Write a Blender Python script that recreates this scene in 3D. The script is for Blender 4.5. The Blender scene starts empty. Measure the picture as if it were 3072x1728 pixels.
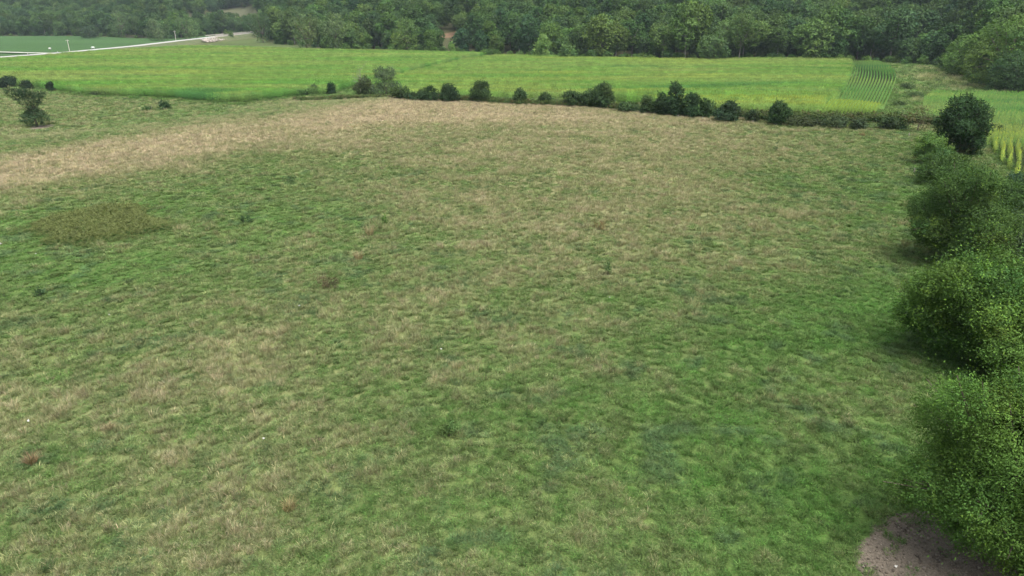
import bpy, math, random
import numpy as np

# ------------------------------------------------------------------ camera, sky, sun, exposure
S = bpy.context.scene
CAMZ, PITCH, FPX = 18.0, math.radians(22.0), 2048.0          # photo pixels are 3072 x 1728
cam_data = bpy.data.cameras.new('camera')
cam = bpy.data.objects.new('camera', cam_data)
S.collection.objects.link(cam)
cam.location = (0, 0, CAMZ)
cam.rotation_euler = (math.pi / 2 - PITCH, 0, 0)
cam_data.lens, cam_data.sensor_width = 24.0, 36.0
cam_data.clip_start, cam_data.clip_end = 0.5, 9000
S.camera = cam

SUN_EL, SUN_AZ = math.radians(70), math.radians(140)          # azimuth measured from +Y towards +X
world = bpy.data.worlds.new('World')
S.world = world
world.use_nodes = True
wn = world.node_tree
bg = wn.nodes['Background']
sky = wn.nodes.new('ShaderNodeTexSky')
sky.sky_type = 'NISHITA'
sky.sun_disc = False
sky.sun_elevation, sky.sun_rotation = SUN_EL, SUN_AZ
sky.air_density, sky.dust_density, sky.ozone_density = 1.0, 6.0, 1.0
hs = wn.nodes.new('ShaderNodeHueSaturation')
hs.inputs['Saturation'].default_value = 0.42                  # a closed cloud deck is greyer than clear sky
wn.links.new(sky.outputs[0], hs.inputs['Color'])
wn.links.new(hs.outputs[0], bg.inputs['Color'])
bg.inputs['Strength'].default_value = 0.095

sun_data = bpy.data.lights.new('sun', 'SUN')
sun = bpy.data.objects.new('sun', sun_data)
S.collection.objects.link(sun)
sun_data.energy, sun_data.angle, sun_data.color = 1.5, math.radians(60), (1.0, 0.97, 0.92)
sun.rotation_euler = (math.pi / 2 - SUN_EL, 0, math.pi - SUN_AZ)
sun.location = (0, 0, 120)

S.view_settings.view_transform = 'Standard'
S.view_settings.look = 'None'
S.view_settings.gamma = 1.0
S.view_settings.use_curve_mapping = False
S.view_settings.exposure = 1.56
S.cycles.max_bounces = 4
S.cycles.diffuse_bounces = 2
S.cycles.transmission_bounces = 3
S.cycles.volume_bounces = 1
S.cycles.use_denoising = True
S.cycles.use_adaptive_sampling = True
S.cycles.adaptive_threshold = 0.02

C = S.collection
RNG = np.random.default_rng(7)

# ------------------------------------------------------------------ pixel rays, noise, height field
cp, sp = math.cos(PITCH), math.sin(PITCH)
FW, UP, RT = np.array([0, cp, -sp]), np.array([0, sp, cp]), np.array([1.0, 0, 0])

def ray(px, py):
    d = FW * FPX + RT * (px - 1536.0) + UP * (864.0 - py)
    return d / np.linalg.norm(d)

def at_z(px, py, z):
    d = ray(px, py)
    t = (z - CAMZ) / d[2]
    return np.array([d[0] * t, d[1] * t, z])

_T = np.random.default_rng(3).random((256, 256))
def vnoise(x, y):
    x, y = np.asarray(x, float), np.asarray(y, float)
    xi, yi = np.floor(x).astype(int), np.floor(y).astype(int)
    fx, fy = x - xi, y - yi
    fx, fy = fx * fx * (3 - 2 * fx), fy * fy * (3 - 2 * fy)
    a, b = _T[xi & 255, yi & 255], _T[(xi + 1) & 255, yi & 255]
    c, d = _T[xi & 255, (yi + 1) & 255], _T[(xi + 1) & 255, (yi + 1) & 255]
    return (a + (b - a) * fx) * (1 - fy) + (c + (d - c) * fx) * fy

def fbm(x, y, o=4):
    s, a, n = 0, 1.0, 0
    for k in range(o):
        s = s + a * (vnoise(x * 2 ** k + 17.3 * k, y * 2 ** k - 9.1 * k) - 0.5)
        n += a
        a *= 0.55
    return 2 * s / n

def sstep(a, b, x):
    t = np.clip((np.asarray(x, float) - a) / (b - a), 0, 1)
    return t * t * (3 - 2 * t)

VZ = -4.0
EDGE_PX = [(-500, 112), (0, 108), (250, 108), (400, 114), (520, 116), (640, 104), (760, 104), (830, 132), (1000, 150), (1250, 156),
           (1450, 166), (1650, 176), (2000, 182), (2300, 184), (2560, 188), (2700, 192), (2800, 199), (2870, 222), (2930, 252),
           (3010, 268), (3300, 300)]
_e = np.array([at_z(px, py, VZ) for px, py in EDGE_PX])
E_TH, E_R = np.arctan2(_e[:, 0], _e[:, 1]), np.hypot(_e[:, 0], _e[:, 1])

def forest_e(x, y):
    """metres behind the edge of the wood (negative: in front of it)"""
    th = np.arctan2(x, y)
    return np.hypot(x, y) - np.interp(th, E_TH, E_R) + 4 * fbm(x * .05, y * .05, 2)

FENCE = np.array([at_z(a, b, z) for a, b, z in [(-500, 262, -4), (0, 268, -4), (300, 296, -4), (530, 308, -4), (720, 318, -3.5), (880, 293, -3), (1130, 293, -1.2), (1330, 304, -.4), (1530, 312, -.3), (1800, 325, -.4), (2050, 351, -.6), (2300, 372, -.8), (2500, 383, -1), (2720, 392, -1.2), (3000, 400, -1.2)]])
def fence_y(x):
    return np.interp(x, FENCE[:, 0], FENCE[:, 1]) + 1.0

def height(x, y):
    x, y = np.asarray(x, float), np.asarray(y, float)
    s = (x + 15) * -0.81 + (y - 152) * 0.58
    a = sstep(0, 62, s)
    y0 = np.interp(np.clip(x, -15, 200), [-15, 10, 40, 100, 140], [156, 151, 148, 130, 128])
    b = sstep(y0, y0 + 34, y) * sstep(-40, -5, x + 0.25 * (y - 150))
    c = 0.55 * sstep(62, 92, x - 0.02 * y) * sstep(40, 80, y)
    z = VZ * (1 - (1 - a) * (1 - b) * (1 - c))
    near = sstep(400, 150, y)
    z = z + near * (0.55 * fbm(x * .022 + 5, y * .022, 2) + 0.12 * fbm(x * .11, y * .11, 2))
    th = np.arctan2(x, y)
    e = np.maximum(forest_e(x, y), 0)
    left = sstep(-0.12, -0.30, th)
    rise = (1 - left) * 46 * sstep(4, 330, e) + left * 78 * sstep(15, 520, e)
    rise = rise * (1 + 0.28 * fbm(x * .006, y * .006, 3)) + 5 * sstep(0, 60, e) * fbm(x * .018, y * .018, 2)
    return z + rise

_ts = np.geomspace(12, 1600, 2600)
def hit(px, py):
    d = ray(px, py)
    X, Y, Z = d[0] * _ts, d[1] * _ts, CAMZ + d[2] * _ts
    g = Z - height(X, Y)
    k = np.argmax(g < 0)
    if k == 0:
        k = len(_ts) - 1
    f = g[k - 1] / (g[k - 1] - g[k] + 1e-9)
    t = _ts[k - 1] + f * (_ts[k] - _ts[k - 1])
    x, y = d[0] * t, d[1] * t
    return np.array([x, y, float(height(x, y))])

def depth(p):
    return float((np.array(p) - np.array([0, 0, CAMZ])) @ FW)

def z_for(p, py):
    """height above p at which a plumb line through p crosses photo row py"""
    v = (864.0 - py) / FPX
    h = (v * cp - sp) / (cp + v * sp)                  # slope of the ray in the plane x = const
    return CAMZ + h * p[1] - p[2]

def in_poly(x, y, poly):
    inside = np.zeros(np.shape(x), bool)
    n = len(poly)
    for i in range(n):
        x1, y1 = poly[i][:2]
        x2, y2 = poly[(i + 1) % n][:2]
        if y1 == y2:
            continue
        c = ((y1 > y) != (y2 > y)) & (x < (x2 - x1) * (y - y1) / (y2 - y1) + x1)
        inside ^= c
    return inside

# ------------------------------------------------------------------ mesh and object helpers
def mesh_quads(name, v, f, mats=(), col=None, smooth=False, mat_idx=None):
    me = bpy.data.meshes.new(name)
    v = np.asarray(v, np.float32)
    f = np.asarray(f, np.int32)
    k = f.shape[1]
    me.vertices.add(len(v))
    me.vertices.foreach_set('co', v.ravel())
    me.loops.add(f.size)
    me.loops.foreach_set('vertex_index', f.ravel())
    me.polygons.add(len(f))
    me.polygons.foreach_set('loop_start', np.arange(0, f.size, k, dtype=np.int32))
    me.polygons.foreach_set('loop_total', np.full(len(f), k, np.int32))
    if smooth:
        me.polygons.foreach_set('use_smooth', np.ones(len(f), bool))
    if mat_idx is not None:
        me.polygons.foreach_set('material_index', np.asarray(mat_idx, np.int32))
    for m in mats:
        me.materials.append(m)
    if col is not None:
        a = me.attributes.new('lc', 'FLOAT_COLOR', 'POINT')
        c = np.ones((len(v), 4), np.float32)
        c[:, :3] = col
        a.data.foreach_set('color', c.ravel())
    me.update(calc_edges=True)
    return me

def obj(name, me, parent=None, loc=(0, 0, 0), rz=0.0, sc=1.0):
    o = bpy.data.objects.new(name, me)
    C.objects.link(o)
    o.location = loc
    o.rotation_euler = (0, 0, rz)
    o.scale = (sc, sc, sc) if np.isscalar(sc) else sc
    o.parent = parent
    return o

def tag(o, label=None, cat=None, group=None, kind=None):
    if label: o['label'] = label
    if cat: o['category'] = cat
    if group: o['group'] = group
    if kind: o['kind'] = kind
    return o

def tubes(paths, sides=6):
    """paths: list of (points Nx3, radii N) -> one vertex / quad array"""
    V, F, n = [], [], 0
    for P, R in paths:
        P, R = np.asarray(P, float), np.asarray(R, float)
        for i in range(len(P)):
            d = P[min(i + 1, len(P) - 1)] - P[max(i - 1, 0)]
            d = d / (np.linalg.norm(d) + 1e-9)
            a = np.cross(d, [0.31, 0.95, 0.05])
            a = a / (np.linalg.norm(a) + 1e-9)
            b = np.cross(d, a)
            for s in range(sides):
                t = 2 * math.pi * s / sides
                V.append(P[i] + R[i] * (a * math.cos(t) + b * math.sin(t)))
        for i in range(len(P) - 1):
            for s in range(sides):
                s2 = (s + 1) % sides
                F.append((n + i * sides + s, n + i * sides + s2, n + (i + 1) * sides + s2, n + (i + 1) * sides + s))
        n += len(P) * sides
    return np.array(V), np.array(F)

def boxes(bl):
    """bl: list of (centre, half sizes, rz) -> vertices, quads"""
    V, F = [], []
    for c, h, rz in bl:
        n = len(V)
        ca, sa = math.cos(rz), math.sin(rz)
        for dz in (-1, 1):
            for dx, dy in ((-1, -1), (1, -1), (1, 1), (-1, 1)):
                x, y = dx * h[0], dy * h[1]
                V.append((c[0] + x * ca - y * sa, c[1] + x * sa + y * ca, c[2] + dz * h[2]))
        F += [(n, n + 3, n + 2, n + 1), (n + 4, n + 5, n + 6, n + 7)]
        for i in range(4):
            j = (i + 1) % 4
            F.append((n + i, n + j, n + 4 + j, n + 4 + i))
    return np.array(V, float), np.array(F)

# ------------------------------------------------------------------ materials
def new_mat(name):
    m = bpy.data.materials.new(name)
    m.use_nodes = True
    nt = m.node_tree
    nt.nodes.clear()
    out = nt.nodes.new('ShaderNodeOutputMaterial')
    return m, nt, out

def nd(nt, t, **kw):
    n = nt.nodes.new(t)
    for k, v in kw.items():
        setattr(n, k, v)
    return n

def mix_rgb(nt, mode, fac, a, b):
    n = nt.nodes.new('ShaderNodeMix')
    n.data_type, n.blend_type = 'RGBA', mode
    for s, v in ((n.inputs[0], fac), (n.inputs[6], a), (n.inputs[7], b)):
        if hasattr(v, 'is_output'):
            nt.links.new(v, s)
        else:
            s.default_value = v
    return n.outputs[2]

def leaf_shader(nt, out, color, trans=0.3, spec=0.25, rough=0.65):
    p = nd(nt, 'ShaderNodeBsdfPrincipled')
    p.inputs['Roughness'].default_value = rough
    p.inputs['Specular IOR Level'].default_value = spec
    nt.links.new(color, p.inputs['Base Color'])
    t = nd(nt, 'ShaderNodeBsdfTranslucent')
    nt.links.new(mix_rgb(nt, 'MULTIPLY', 1.0, color, (1.15, 1.2, 0.55, 1)), t.inputs['Color'])
    mx = nd(nt, 'ShaderNodeMixShader')
    mx.inputs[0].default_value = trans
    nt.links.new(p.outputs[0], mx.inputs[1])
    nt.links.new(t.outputs[0], mx.inputs[2])
    nt.links.new(mx.outputs[0], out.inputs['Surface'])

def mat_leaf(name, tints=None, trans=0.3, spec=0.25):
    """colour from the leaf attribute, tinted from tree to tree"""
    m, nt, out = new_mat(name)
    at = nd(nt, 'ShaderNodeAttribute', attribute_name='lc')
    col = at.outputs['Color']
    if tints:
        oi = nd(nt, 'ShaderNodeObjectInfo')
        cr = nd(nt, 'ShaderNodeValToRGB')
        el = cr.color_ramp.elements
        while len(el) < len(tints):
            el.new(0.5)
        for i, t in enumerate(tints):
            el[i].position = i / (len(tints) - 1)
            el[i].color = (*t, 1)
        nt.links.new(oi.outputs['Random'], cr.inputs[0])
        col = mix_rgb(nt, 'MULTIPLY', 1.0, col, cr.outputs[0])
    leaf_shader(nt, out, col, trans, spec)
    return m

def mat_scatter(name, trans=0.25, spec=0.15):
    """blade colour attribute times the colour carried by each instance"""
    m, nt, out = new_mat(name)
    a = nd(nt, 'ShaderNodeAttribute', attribute_name='lc')
    b = nd(nt, 'ShaderNodeAttribute', attribute_name='col', attribute_type='INSTANCER')
    leaf_shader(nt, out, mix_rgb(nt, 'MULTIPLY', 1.0, a.outputs['Color'], b.outputs['Color']), trans, spec)
    return m

def mat_plain(name, c, c2=None, scale=6.0, rough=0.85, bump=0.2, detail=6.0, metallic=0.0):
    m, nt, out = new_mat(name)
    p = nd(nt, 'ShaderNodeBsdfPrincipled')
    p.inputs['Roughness'].default_value = rough
    p.inputs['Metallic'].default_value = metallic
    p.inputs['Specular IOR Level'].default_value = 0.2
    tc = nd(nt, 'ShaderNodeTexCoord')
    nz = nd(nt, 'ShaderNodeTexNoise')
    nz.inputs['Scale'].default_value, nz.inputs['Detail'].default_value = scale, detail
    nt.links.new(tc.outputs['Object'], nz.inputs['Vector'])
    cr = nd(nt, 'ShaderNodeValToRGB')
    cr.color_ramp.elements[0].position, cr.color_ramp.elements[1].position = 0.3, 0.7
    cr.color_ramp.elements[0].color = (*(c2 or [q * .6 for q in c]), 1)
    cr.color_ramp.elements[1].color = (*c, 1)
    nt.links.new(nz.outputs[0], cr.inputs[0])
    nt.links.new(cr.outputs[0], p.inputs['Base Color'])
    bp = nd(nt, 'ShaderNodeBump')
    bp.inputs['Strength'].default_value = bump
    nt.links.new(nz.outputs[0], bp.inputs['Height'])
    nt.links.new(bp.outputs[0], p.inputs['Normal'])
    nt.links.new(p.outputs[0], out.inputs['Surface'])
    return m

M_BARK = mat_plain('bark', (0.16, 0.13, 0.10), (0.07, 0.055, 0.045), 9, bump=0.6)
M_PALE_BARK = mat_plain('pale_bark', (0.30, 0.28, 0.24), (0.17, 0.155, 0.13), 7, bump=0.4)
M_POST = mat_plain('weathered_post', (0.34, 0.31, 0.27), (0.17, 0.15, 0.13), 12)
M_POLE = mat_plain('pole_wood', (0.62, 0.59, 0.54), (0.42, 0.39, 0.35), 3)
M_ROAD = mat_plain('road_surface', (0.33, 0.33, 0.31), (0.27, 0.27, 0.26), .35, bump=.05)
M_GRAVEL = mat_plain('gravel_road', (0.36, 0.35, 0.32), (0.29, 0.28, 0.26), .5, bump=.1)
M_CONC = mat_plain('bridge_concrete', (0.42, 0.39, 0.35), (0.28, 0.26, 0.23), .8, bump=.1)
M_RAIL = mat_plain('galvanised_rail', (0.50, 0.50, 0.48), (0.36, 0.35, 0.33), 2, rough=.5, metallic=.3)
M_STEEL = mat_plain('dark_beam', (0.06, 0.05, 0.045), (0.035, 0.03, 0.03), 2)
M_WHITE = mat_plain('white_sheet', (0.50, 0.50, 0.46), (0.36, 0.36, 0.33), 4, bump=.1)
M_BALE = mat_plain('bale_wrap', (0.62, 0.64, 0.60), (0.40, 0.43, 0.40), 1.5, bump=.2)
M_RIPRAP = mat_plain('riprap', (0.46, 0.41, 0.36), (0.22, 0.19, 0.17), 1.2, bump=.8)
M_BANK = mat_plain('clay_bank', (0.42, 0.26, 0.16), (0.26, 0.17, 0.10), .5, bump=.5)

M_GRASS = mat_scatter('grass_blades', 0.25)
M_CORN = mat_scatter('corn_leaves', 0.3, 0.25)
WOOD_TINTS = [(0.62, 0.80, 0.95), (1.15, 1.15, 1.05), (0.72, 0.86, 0.78), (1.5, 1.5, 1.0), (0.80, 0.98, 1.15), (1.3, 1.45, 0.95), (0.58, 0.76, 0.72), (1.55, 1.45, 1.0)]
M_WOODLEAF = mat_leaf('woodland_leaves', WOOD_TINTS, 0.2, .08)
M_LEAF = mat_leaf('hedgerow_leaves', None, 0.25, .04)

# ------------------------------------------------------------------ dry / green map of the pasture
DRY = [(0,540,1.1),(0,500,1.1),(150,500,1.15),(300,455,1.1),(400,440,1.1),(500,425,1.05),(600,412,1.05),(700,400,1.05),(800,388,1.0),(900,372,1.05),(1050,345,1.05),(1200,325,1.05),(1400,320,1.1),(1600,322,1.05),(1800,337,.8),
(1000,420,.62),(1200,400,.6),(1400,420,.6),(1600,420,.62),(1900,400,.66),(2100,420,.6),(2300,430,.5),(2500,420,.36),(2650,420,.2),(2700,480,.1),
(0,470,.62),(300,400,.5),(600,360,.5),(850,330,.42),(900,300,.4),(0,415,.0),(200,412,.0),(400,385,.08),(600,345,.2),(700,325,.15),
(0,340,.30),(200,330,.28),(400,320,.25),(300,300,.22),(600,322,.15),(0,600,.4),(200,570,.35),(500,520,.5),(700,500,.3),(850,560,.05),(500,600,-.05),(700,650,-.05),
(900,650,.2),(600,720,.2),(300,800,-.02),(100,800,.02),(0,700,.0),(700,800,.2),(900,800,.3),(1100,550,.42),(1300,560,.5),(1500,600,.68),(1400,700,.5),(1700,650,.62),
(1900,600,.62),(2100,600,.56),(2300,650,.4),(2500,600,.25),(2650,600,-.1),(2620,700,.05),(1150,700,.28),(1250,800,.22),(1500,800,.5),(1700,780,.5),(1900,800,.46),(2100,800,.4),
(2300,800,.25),(2500,850,.12),(2600,960,-.3),(1000,950,.45),(1250,900,.5),(1150,1050,.58),(1500,950,.35),(1700,930,.3),(1900,1000,.36),(2100,950,.3),(2370,1050,-.35),
(2500,1150,.1),(2200,1150,.22),(2700,1200,.0),(300,1000,.35),(100,1000,.5),(600,1000,.62),(500,1100,.72),(800,1150,.66),(200,1200,.62),(1000,1200,.56),(1300,1200,.4),(1600,1200,.2),
(1900,1250,.1),(2200,1300,.0),(2500,1350,-.05),(100,1400,.52),(400,1400,.56),(700,1400,.5),(1000,1400,.35),(1300,1400,.28),(1600,1400,.12),(1900,1450,.05),(2200,1500,-.2),
(2450,1550,-.3),(200,1650,.46),(600,1650,.46),(1000,1650,.32),(1400,1650,.34),(1700,1650,.26),(2000,1650,.1),(2300,1650,-.2),(2450,1690,-.2)]
_dp = np.array([at_z(a, b, 0.0) for a, b, c in DRY])
_dth, _dlr, _dv = np.arctan2(_dp[:, 0], _dp[:, 1]), np.log(np.hypot(_dp[:, 0], _dp[:, 1])), np.array([d[2] * (.66 if d[1] > 880 and d[2] > .25 else .88 if d[1] > 560 else 1) for d in DRY])

def dryness(x, y):
    th, lr = np.arctan2(x, y), np.log(np.hypot(x, y) + 1e-6)
    out = np.zeros(np.shape(th))
    n = np.size(th)
    th, lr, res = th.ravel(), lr.ravel(), np.zeros(n)
    for a in range(0, n, 20000):
        b = min(n, a + 20000)
        d2 = ((th[a:b, None] - _dth) / .070) ** 2 + ((lr[a:b, None] - _dlr) / .066) ** 2
        w = np.exp(-0.5 * d2) + 0.02 / (1 + d2 ** 2)
        res[a:b] = (w * _dv).sum(1) / w.sum(1)
    return res.reshape(out.shape)

RAMP_V = [-0.5, -0.15, 0.1, 0.35, 0.55, 0.75, 1.0, 1.3]
RAMP_C = np.array([(0.070, 0.166, 0.034), (0.082, 0.156, 0.042), (0.098, 0.162, 0.050), (0.138, 0.184, 0.074), (0.192, 0.218, 0.106),
                   (0.258, 0.252, 0.150), (0.332, 0.298, 0.204), (0.385, 0.328, 0.248)])
def ramp(v):
    return np.stack([np.interp(v, RAMP_V, RAMP_C[:, k]) for k in range(3)], -1)

def mixed(v, rng):
    """a sward is a mix of green and dead blades: the tone runs between the two more often than it sits in the middle"""
    return v

# ------------------------------------------------------------------ field outlines
def zpoly(pts, z=VZ):
    return [at_z(a, b, z) for a, b in pts]
CORN_L = zpoly([(-400, 252), (0, 258), (130, 268), (300, 289), (530, 303), (720, 314), (870, 293), (1000, 281), (1015, 275), (1128, 244), (1232, 218), (1362, 187), (1455, 171),
                (1430, 167), (1300, 165), (900, 157), (700, 150), (560, 147), (300, 163), (0, 190), (-400, 225)])
def behind_fence(px, d):
    x = np.interp(px, [1130, 1330, 1530, 1800, 2050, 2300, 2500, 2720], FENCE[6:14, 0])
    return np.array([x, np.interp(x, FENCE[:, 0], FENCE[:, 1]) + d, VZ])
CORN_R = zpoly([(1095, 296)]) + [behind_fence(a, d) for a, d in [(1330, 16), (1530, 16), (1800, 13), (1930, 8), (2050, 5), (2300, 4), (2478, 4)]] + zpoly([(2503, 318), (2538, 258), (2556, 213), (2548, 190), (2300, 188),
                (2000, 189), (1800, 185), (1640, 181), (1500, 175), (1400, 189), (1270, 222), (1170, 247), (1090, 268)])
STRIP_A = np.array([behind_fence(2484, 4)] + zpoly([ (2512, 318), (2545, 258), (2562, 213), (2552, 188)]))
STRIP_B = np.array([behind_fence(2648, 4)] + zpoly([ (2656, 330), (2676, 280), (2692, 240), (2676, 207), (2630, 190)]))
CORN_Q = zpoly([(2765, 335), (2772, 300), (2800, 281), (2850, 285), (2950, 283), (3072, 285), (3500, 300), (3900, 620), (3072, 700), (2990, 600), (2940, 520), (2915, 470), (2870, 440), (2800, 400)])
def any_corn(x, y):
    strip = in_poly(x, y, list(STRIP_A) + list(STRIP_B[::-1]))
    return in_poly(x, y, CORN_L) | in_poly(x, y, CORN_R) | in_poly(x, y, CORN_Q) | strip

DIRT = [hit(a, b)[:2] for a, b in [(2590, 1760), (2610, 1690), (2600, 1640), (2632, 1595), (2660, 1562), (2740, 1548), (2800, 1528), (2870, 1540), (2960, 1600), (3050, 1700), (3020, 1800)]]
DIRT3 = [hit(a, b)[:2] for a, b in [(80, 386), (110, 376), (165, 374), (150, 384), (110, 392)]]
def poly_sd(x, y, poly):
    """signed distance to a polygon, positive inside"""
    d = np.full(np.shape(x), 1e9)
    n = len(poly)
    for i in range(n):
        a, b = np.array(poly[i]), np.array(poly[(i + 1) % n])
        ab = b - a
        t = np.clip(((x - a[0]) * ab[0] + (y - a[1]) * ab[1]) / (ab @ ab), 0, 1)
        d = np.minimum(d, np.hypot(x - a[0] - t * ab[0], y - a[1] - t * ab[1]))
    return np.where(in_poly(x, y, poly), d, -d)
def dirt_amount(x, y):
    n = 0.7 * fbm(x * .9, y * .9, 3)
    return np.maximum(sstep(-.25, .25, poly_sd(x, y, DIRT) + n), sstep(-.8, .8, poly_sd(x, y, DIRT3) + 2 * n))

# road line (photo pixels, height of the carriageway)
ROAD_PX = [(-420, 213, -3.0), (-150, 186, -3.0), (0, 171, -3.0), (200, 156.5, -2.8), (400, 138, -2.4), (545, 121, -1.6), (640, 110.5, -1.0), (765, 97.5, -0.6), (850, 91, 0.0)]
ROAD = np.array([at_z(*p) for p in ROAD_PX])
def road_d(x, y):
    d = np.full(np.shape(x), 1e9)
    for i in range(len(ROAD) - 1):
        a, b = ROAD[i, :2], ROAD[i + 1, :2]
        ab = b - a
        t = np.clip(((x - a[0]) * ab[0] + (y - a[1]) * ab[1]) / (ab @ ab), 0, 1)
        d = np.minimum(d, np.hypot(x - a[0] - t * ab[0], y - a[1] - t * ab[1]))
    return d
CLAY_TH = math.atan((1345 - 1536) / 2200)
def clay_bank(th, e):
    return (np.abs(th - CLAY_TH) < .013) & (e > 66) & (e < 86)
def hill_field(th, e):
    """the mown slope on the far hill: a wedge that widens uphill towards the right"""
    t0, t1 = math.atan((400 - 1536) / 2250), math.atan((690 - 1536) / 2250)
    return (th > t0) & (th < t1 + .03) & (e > 62) & (e < np.interp(th, [t0, t1], [110, 225]))

# ------------------------------------------------------------------ ground sheet
def axis(parts):
    out = [parts[0][0]]
    for a, b, st in parts:
        n = max(1, int(round((b - a) / st)))
        out += list(a + (b - a) * (np.arange(n) + 1) / n)
    return np.array(out)
gx = axis([(-2600, -600, 60), (-600, -160, 7), (-160, -45, 2.6), (-45, 10, 0.9), (10, 24, .4), (24, 45, .9), (45, 160, 2.2), (160, 600, 9), (600, 2600, 60)])
gy = axis([(-160, 10, 12), (10, 24, .5), (24, 60, 0.8), (60, 220, 1.7), (220, 760, 6), (760, 1300, 18), (1300, 3200, 80)])
GX, GY = np.meshgrid(gx, gy)
GZ = height(GX, GY)
nx, ny = len(gx), len(gy)
idx = np.arange(nx * ny).reshape(ny, nx)
gf = np.stack([idx[:-1, :-1], idx[:-1, 1:], idx[1:, 1:], idx[1:, :-1]], -1).reshape(-1, 4)
fx, fy = GX.ravel(), GY.ravel()
r_, th_ = np.hypot(fx, fy), np.arctan2(fx, fy)
e_ = forest_e(fx, fy)
gd = dryness(fx, fy)
gcol = ramp(np.clip(gd, -.4, 1.2)) * np.array([.85, .8, .8])
out_p = sstep(150, 190, r_)[:, None]
rough = np.array([.068, .098, .034]) * (1 + .25 * fbm(fx * .03, fy * .03, 3))[:, None]
past_far = in_poly(fx, fy, zpoly([(-600, 262), (0, 268), (300, 296), (530, 308), (720, 318), (870, 296), (1000, 290), (1330, 330), (-600, 420)]))
gcol = np.where((past_far | (fy < fence_y(fx)))[:, None], gcol, gcol * (1 - out_p) + rough * out_p)
soy = (np.array([.038, .085, .028]) * (1 + .2 * fbm(fx * .01, fy * .04, 3))[:, None])
beyond = (fx < -60) & (fy > np.interp(fx, ROAD[::-1, 0] if ROAD[0, 0] > ROAD[-1, 0] else ROAD[:, 0], ROAD[::-1, 1] if ROAD[0, 0] > ROAD[-1, 0] else ROAD[:, 1]) + 9)
gcol = np.where((beyond & (e_ < 0))[:, None], soy, gcol)
rd = road_d(fx, fy)
verge = np.array([.080, .092, .038])
wv = (sstep(26, 10, rd) * (e_ < 10))[:, None]
gcol = gcol * (1 - wv) + verge * wv
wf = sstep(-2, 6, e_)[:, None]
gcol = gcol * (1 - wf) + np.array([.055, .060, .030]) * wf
hf = hill_field(th_, e_)[:, None]
gcol = np.where(hf, np.array([.082, .090, .052]) * (1 + .15 * fbm(fx * .01, fy * .03, 2))[:, None], gcol)
gcol = np.where(clay_bank(th_, e_)[:, None], np.array([.15, .10, .065]), gcol)
cornsoil = any_corn(fx, fy)[:, None]
gcol = np.where(cornsoil, np.array([.038, .060, .022]), gcol)
dirt = dirt_amount(fx, fy)
M_GROUND, nt, out = new_mat('pasture_ground')
at = nd(nt, 'ShaderNodeAttribute', attribute_name='lc')
da = nd(nt, 'ShaderNodeAttribute', attribute_name='dirt')
tc = nd(nt, 'ShaderNodeTexCoord')
n1 = nd(nt, 'ShaderNodeTexNoise'); n1.inputs['Scale'].default_value = 1.6; n1.inputs['Detail'].default_value = 8
n2 = nd(nt, 'ShaderNodeTexNoise'); n2.inputs['Scale'].default_value = 14; n2.inputs['Detail'].default_value = 6
for n in (n1, n2):
    nt.links.new(tc.outputs['Object'], n.inputs['Vector'])
r1 = nd(nt, 'ShaderNodeValToRGB')
r1.color_ramp.elements[0].position, r1.color_ramp.elements[1].position = .32, .68
r1.color_ramp.elements[0].color, r1.color_ramp.elements[1].color = (.62, .66, .6, 1), (1.3, 1.2, 1.15, 1)
nt.links.new(n1.outputs[0], r1.inputs[0])
base = mix_rgb(nt, 'MULTIPLY', 1.0, at.outputs['Color'], r1.outputs[0])
r2 = nd(nt, 'ShaderNodeValToRGB')
r2.color_ramp.elements[0].position, r2.color_ramp.elements[1].position = .3, .75
r2.color_ramp.elements[0].color, r2.color_ramp.elements[1].color = (.100, .084, .064, 1), (.190, .163, .127, 1)
nt.links.new(n2.outputs[0], r2.inputs[0])
ad = nd(nt, 'ShaderNodeMath', operation='ADD')
nt.links.new(da.outputs['Fac'], ad.inputs[0]); nt.links.new(n1.outputs[0], ad.inputs[1])
mr = nd(nt, 'ShaderNodeMapRange'); mr.inputs[1].default_value = .88; mr.inputs[2].default_value = 1.06
nt.links.new(ad.outputs[0], mr.inputs[0])
gcolor = mix_rgb(nt, 'MIX', mr.outputs[0], base, r2.outputs[0])
p = nd(nt, 'ShaderNodeBsdfPrincipled'); p.inputs['Roughness'].default_value = .95; p.inputs['Specular IOR Level'].default_value = .1
nt.links.new(gcolor, p.inputs['Base Color'])
bp = nd(nt, 'ShaderNodeBump'); bp.inputs['Strength'].default_value = .7; bp.inputs['Distance'].default_value = .12
nt.links.new(n2.outputs[0], bp.inputs['Height']); nt.links.new(bp.outputs[0], p.inputs['Normal'])
nt.links.new(p.outputs[0], out.inputs['Surface'])
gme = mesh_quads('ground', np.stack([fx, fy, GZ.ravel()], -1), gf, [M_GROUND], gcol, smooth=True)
a = gme.attributes.new('dirt', 'FLOAT', 'POINT')
a.data.foreach_set('value', dirt.astype(np.float32))
tag(obj('ground', gme), kind='structure')

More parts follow.
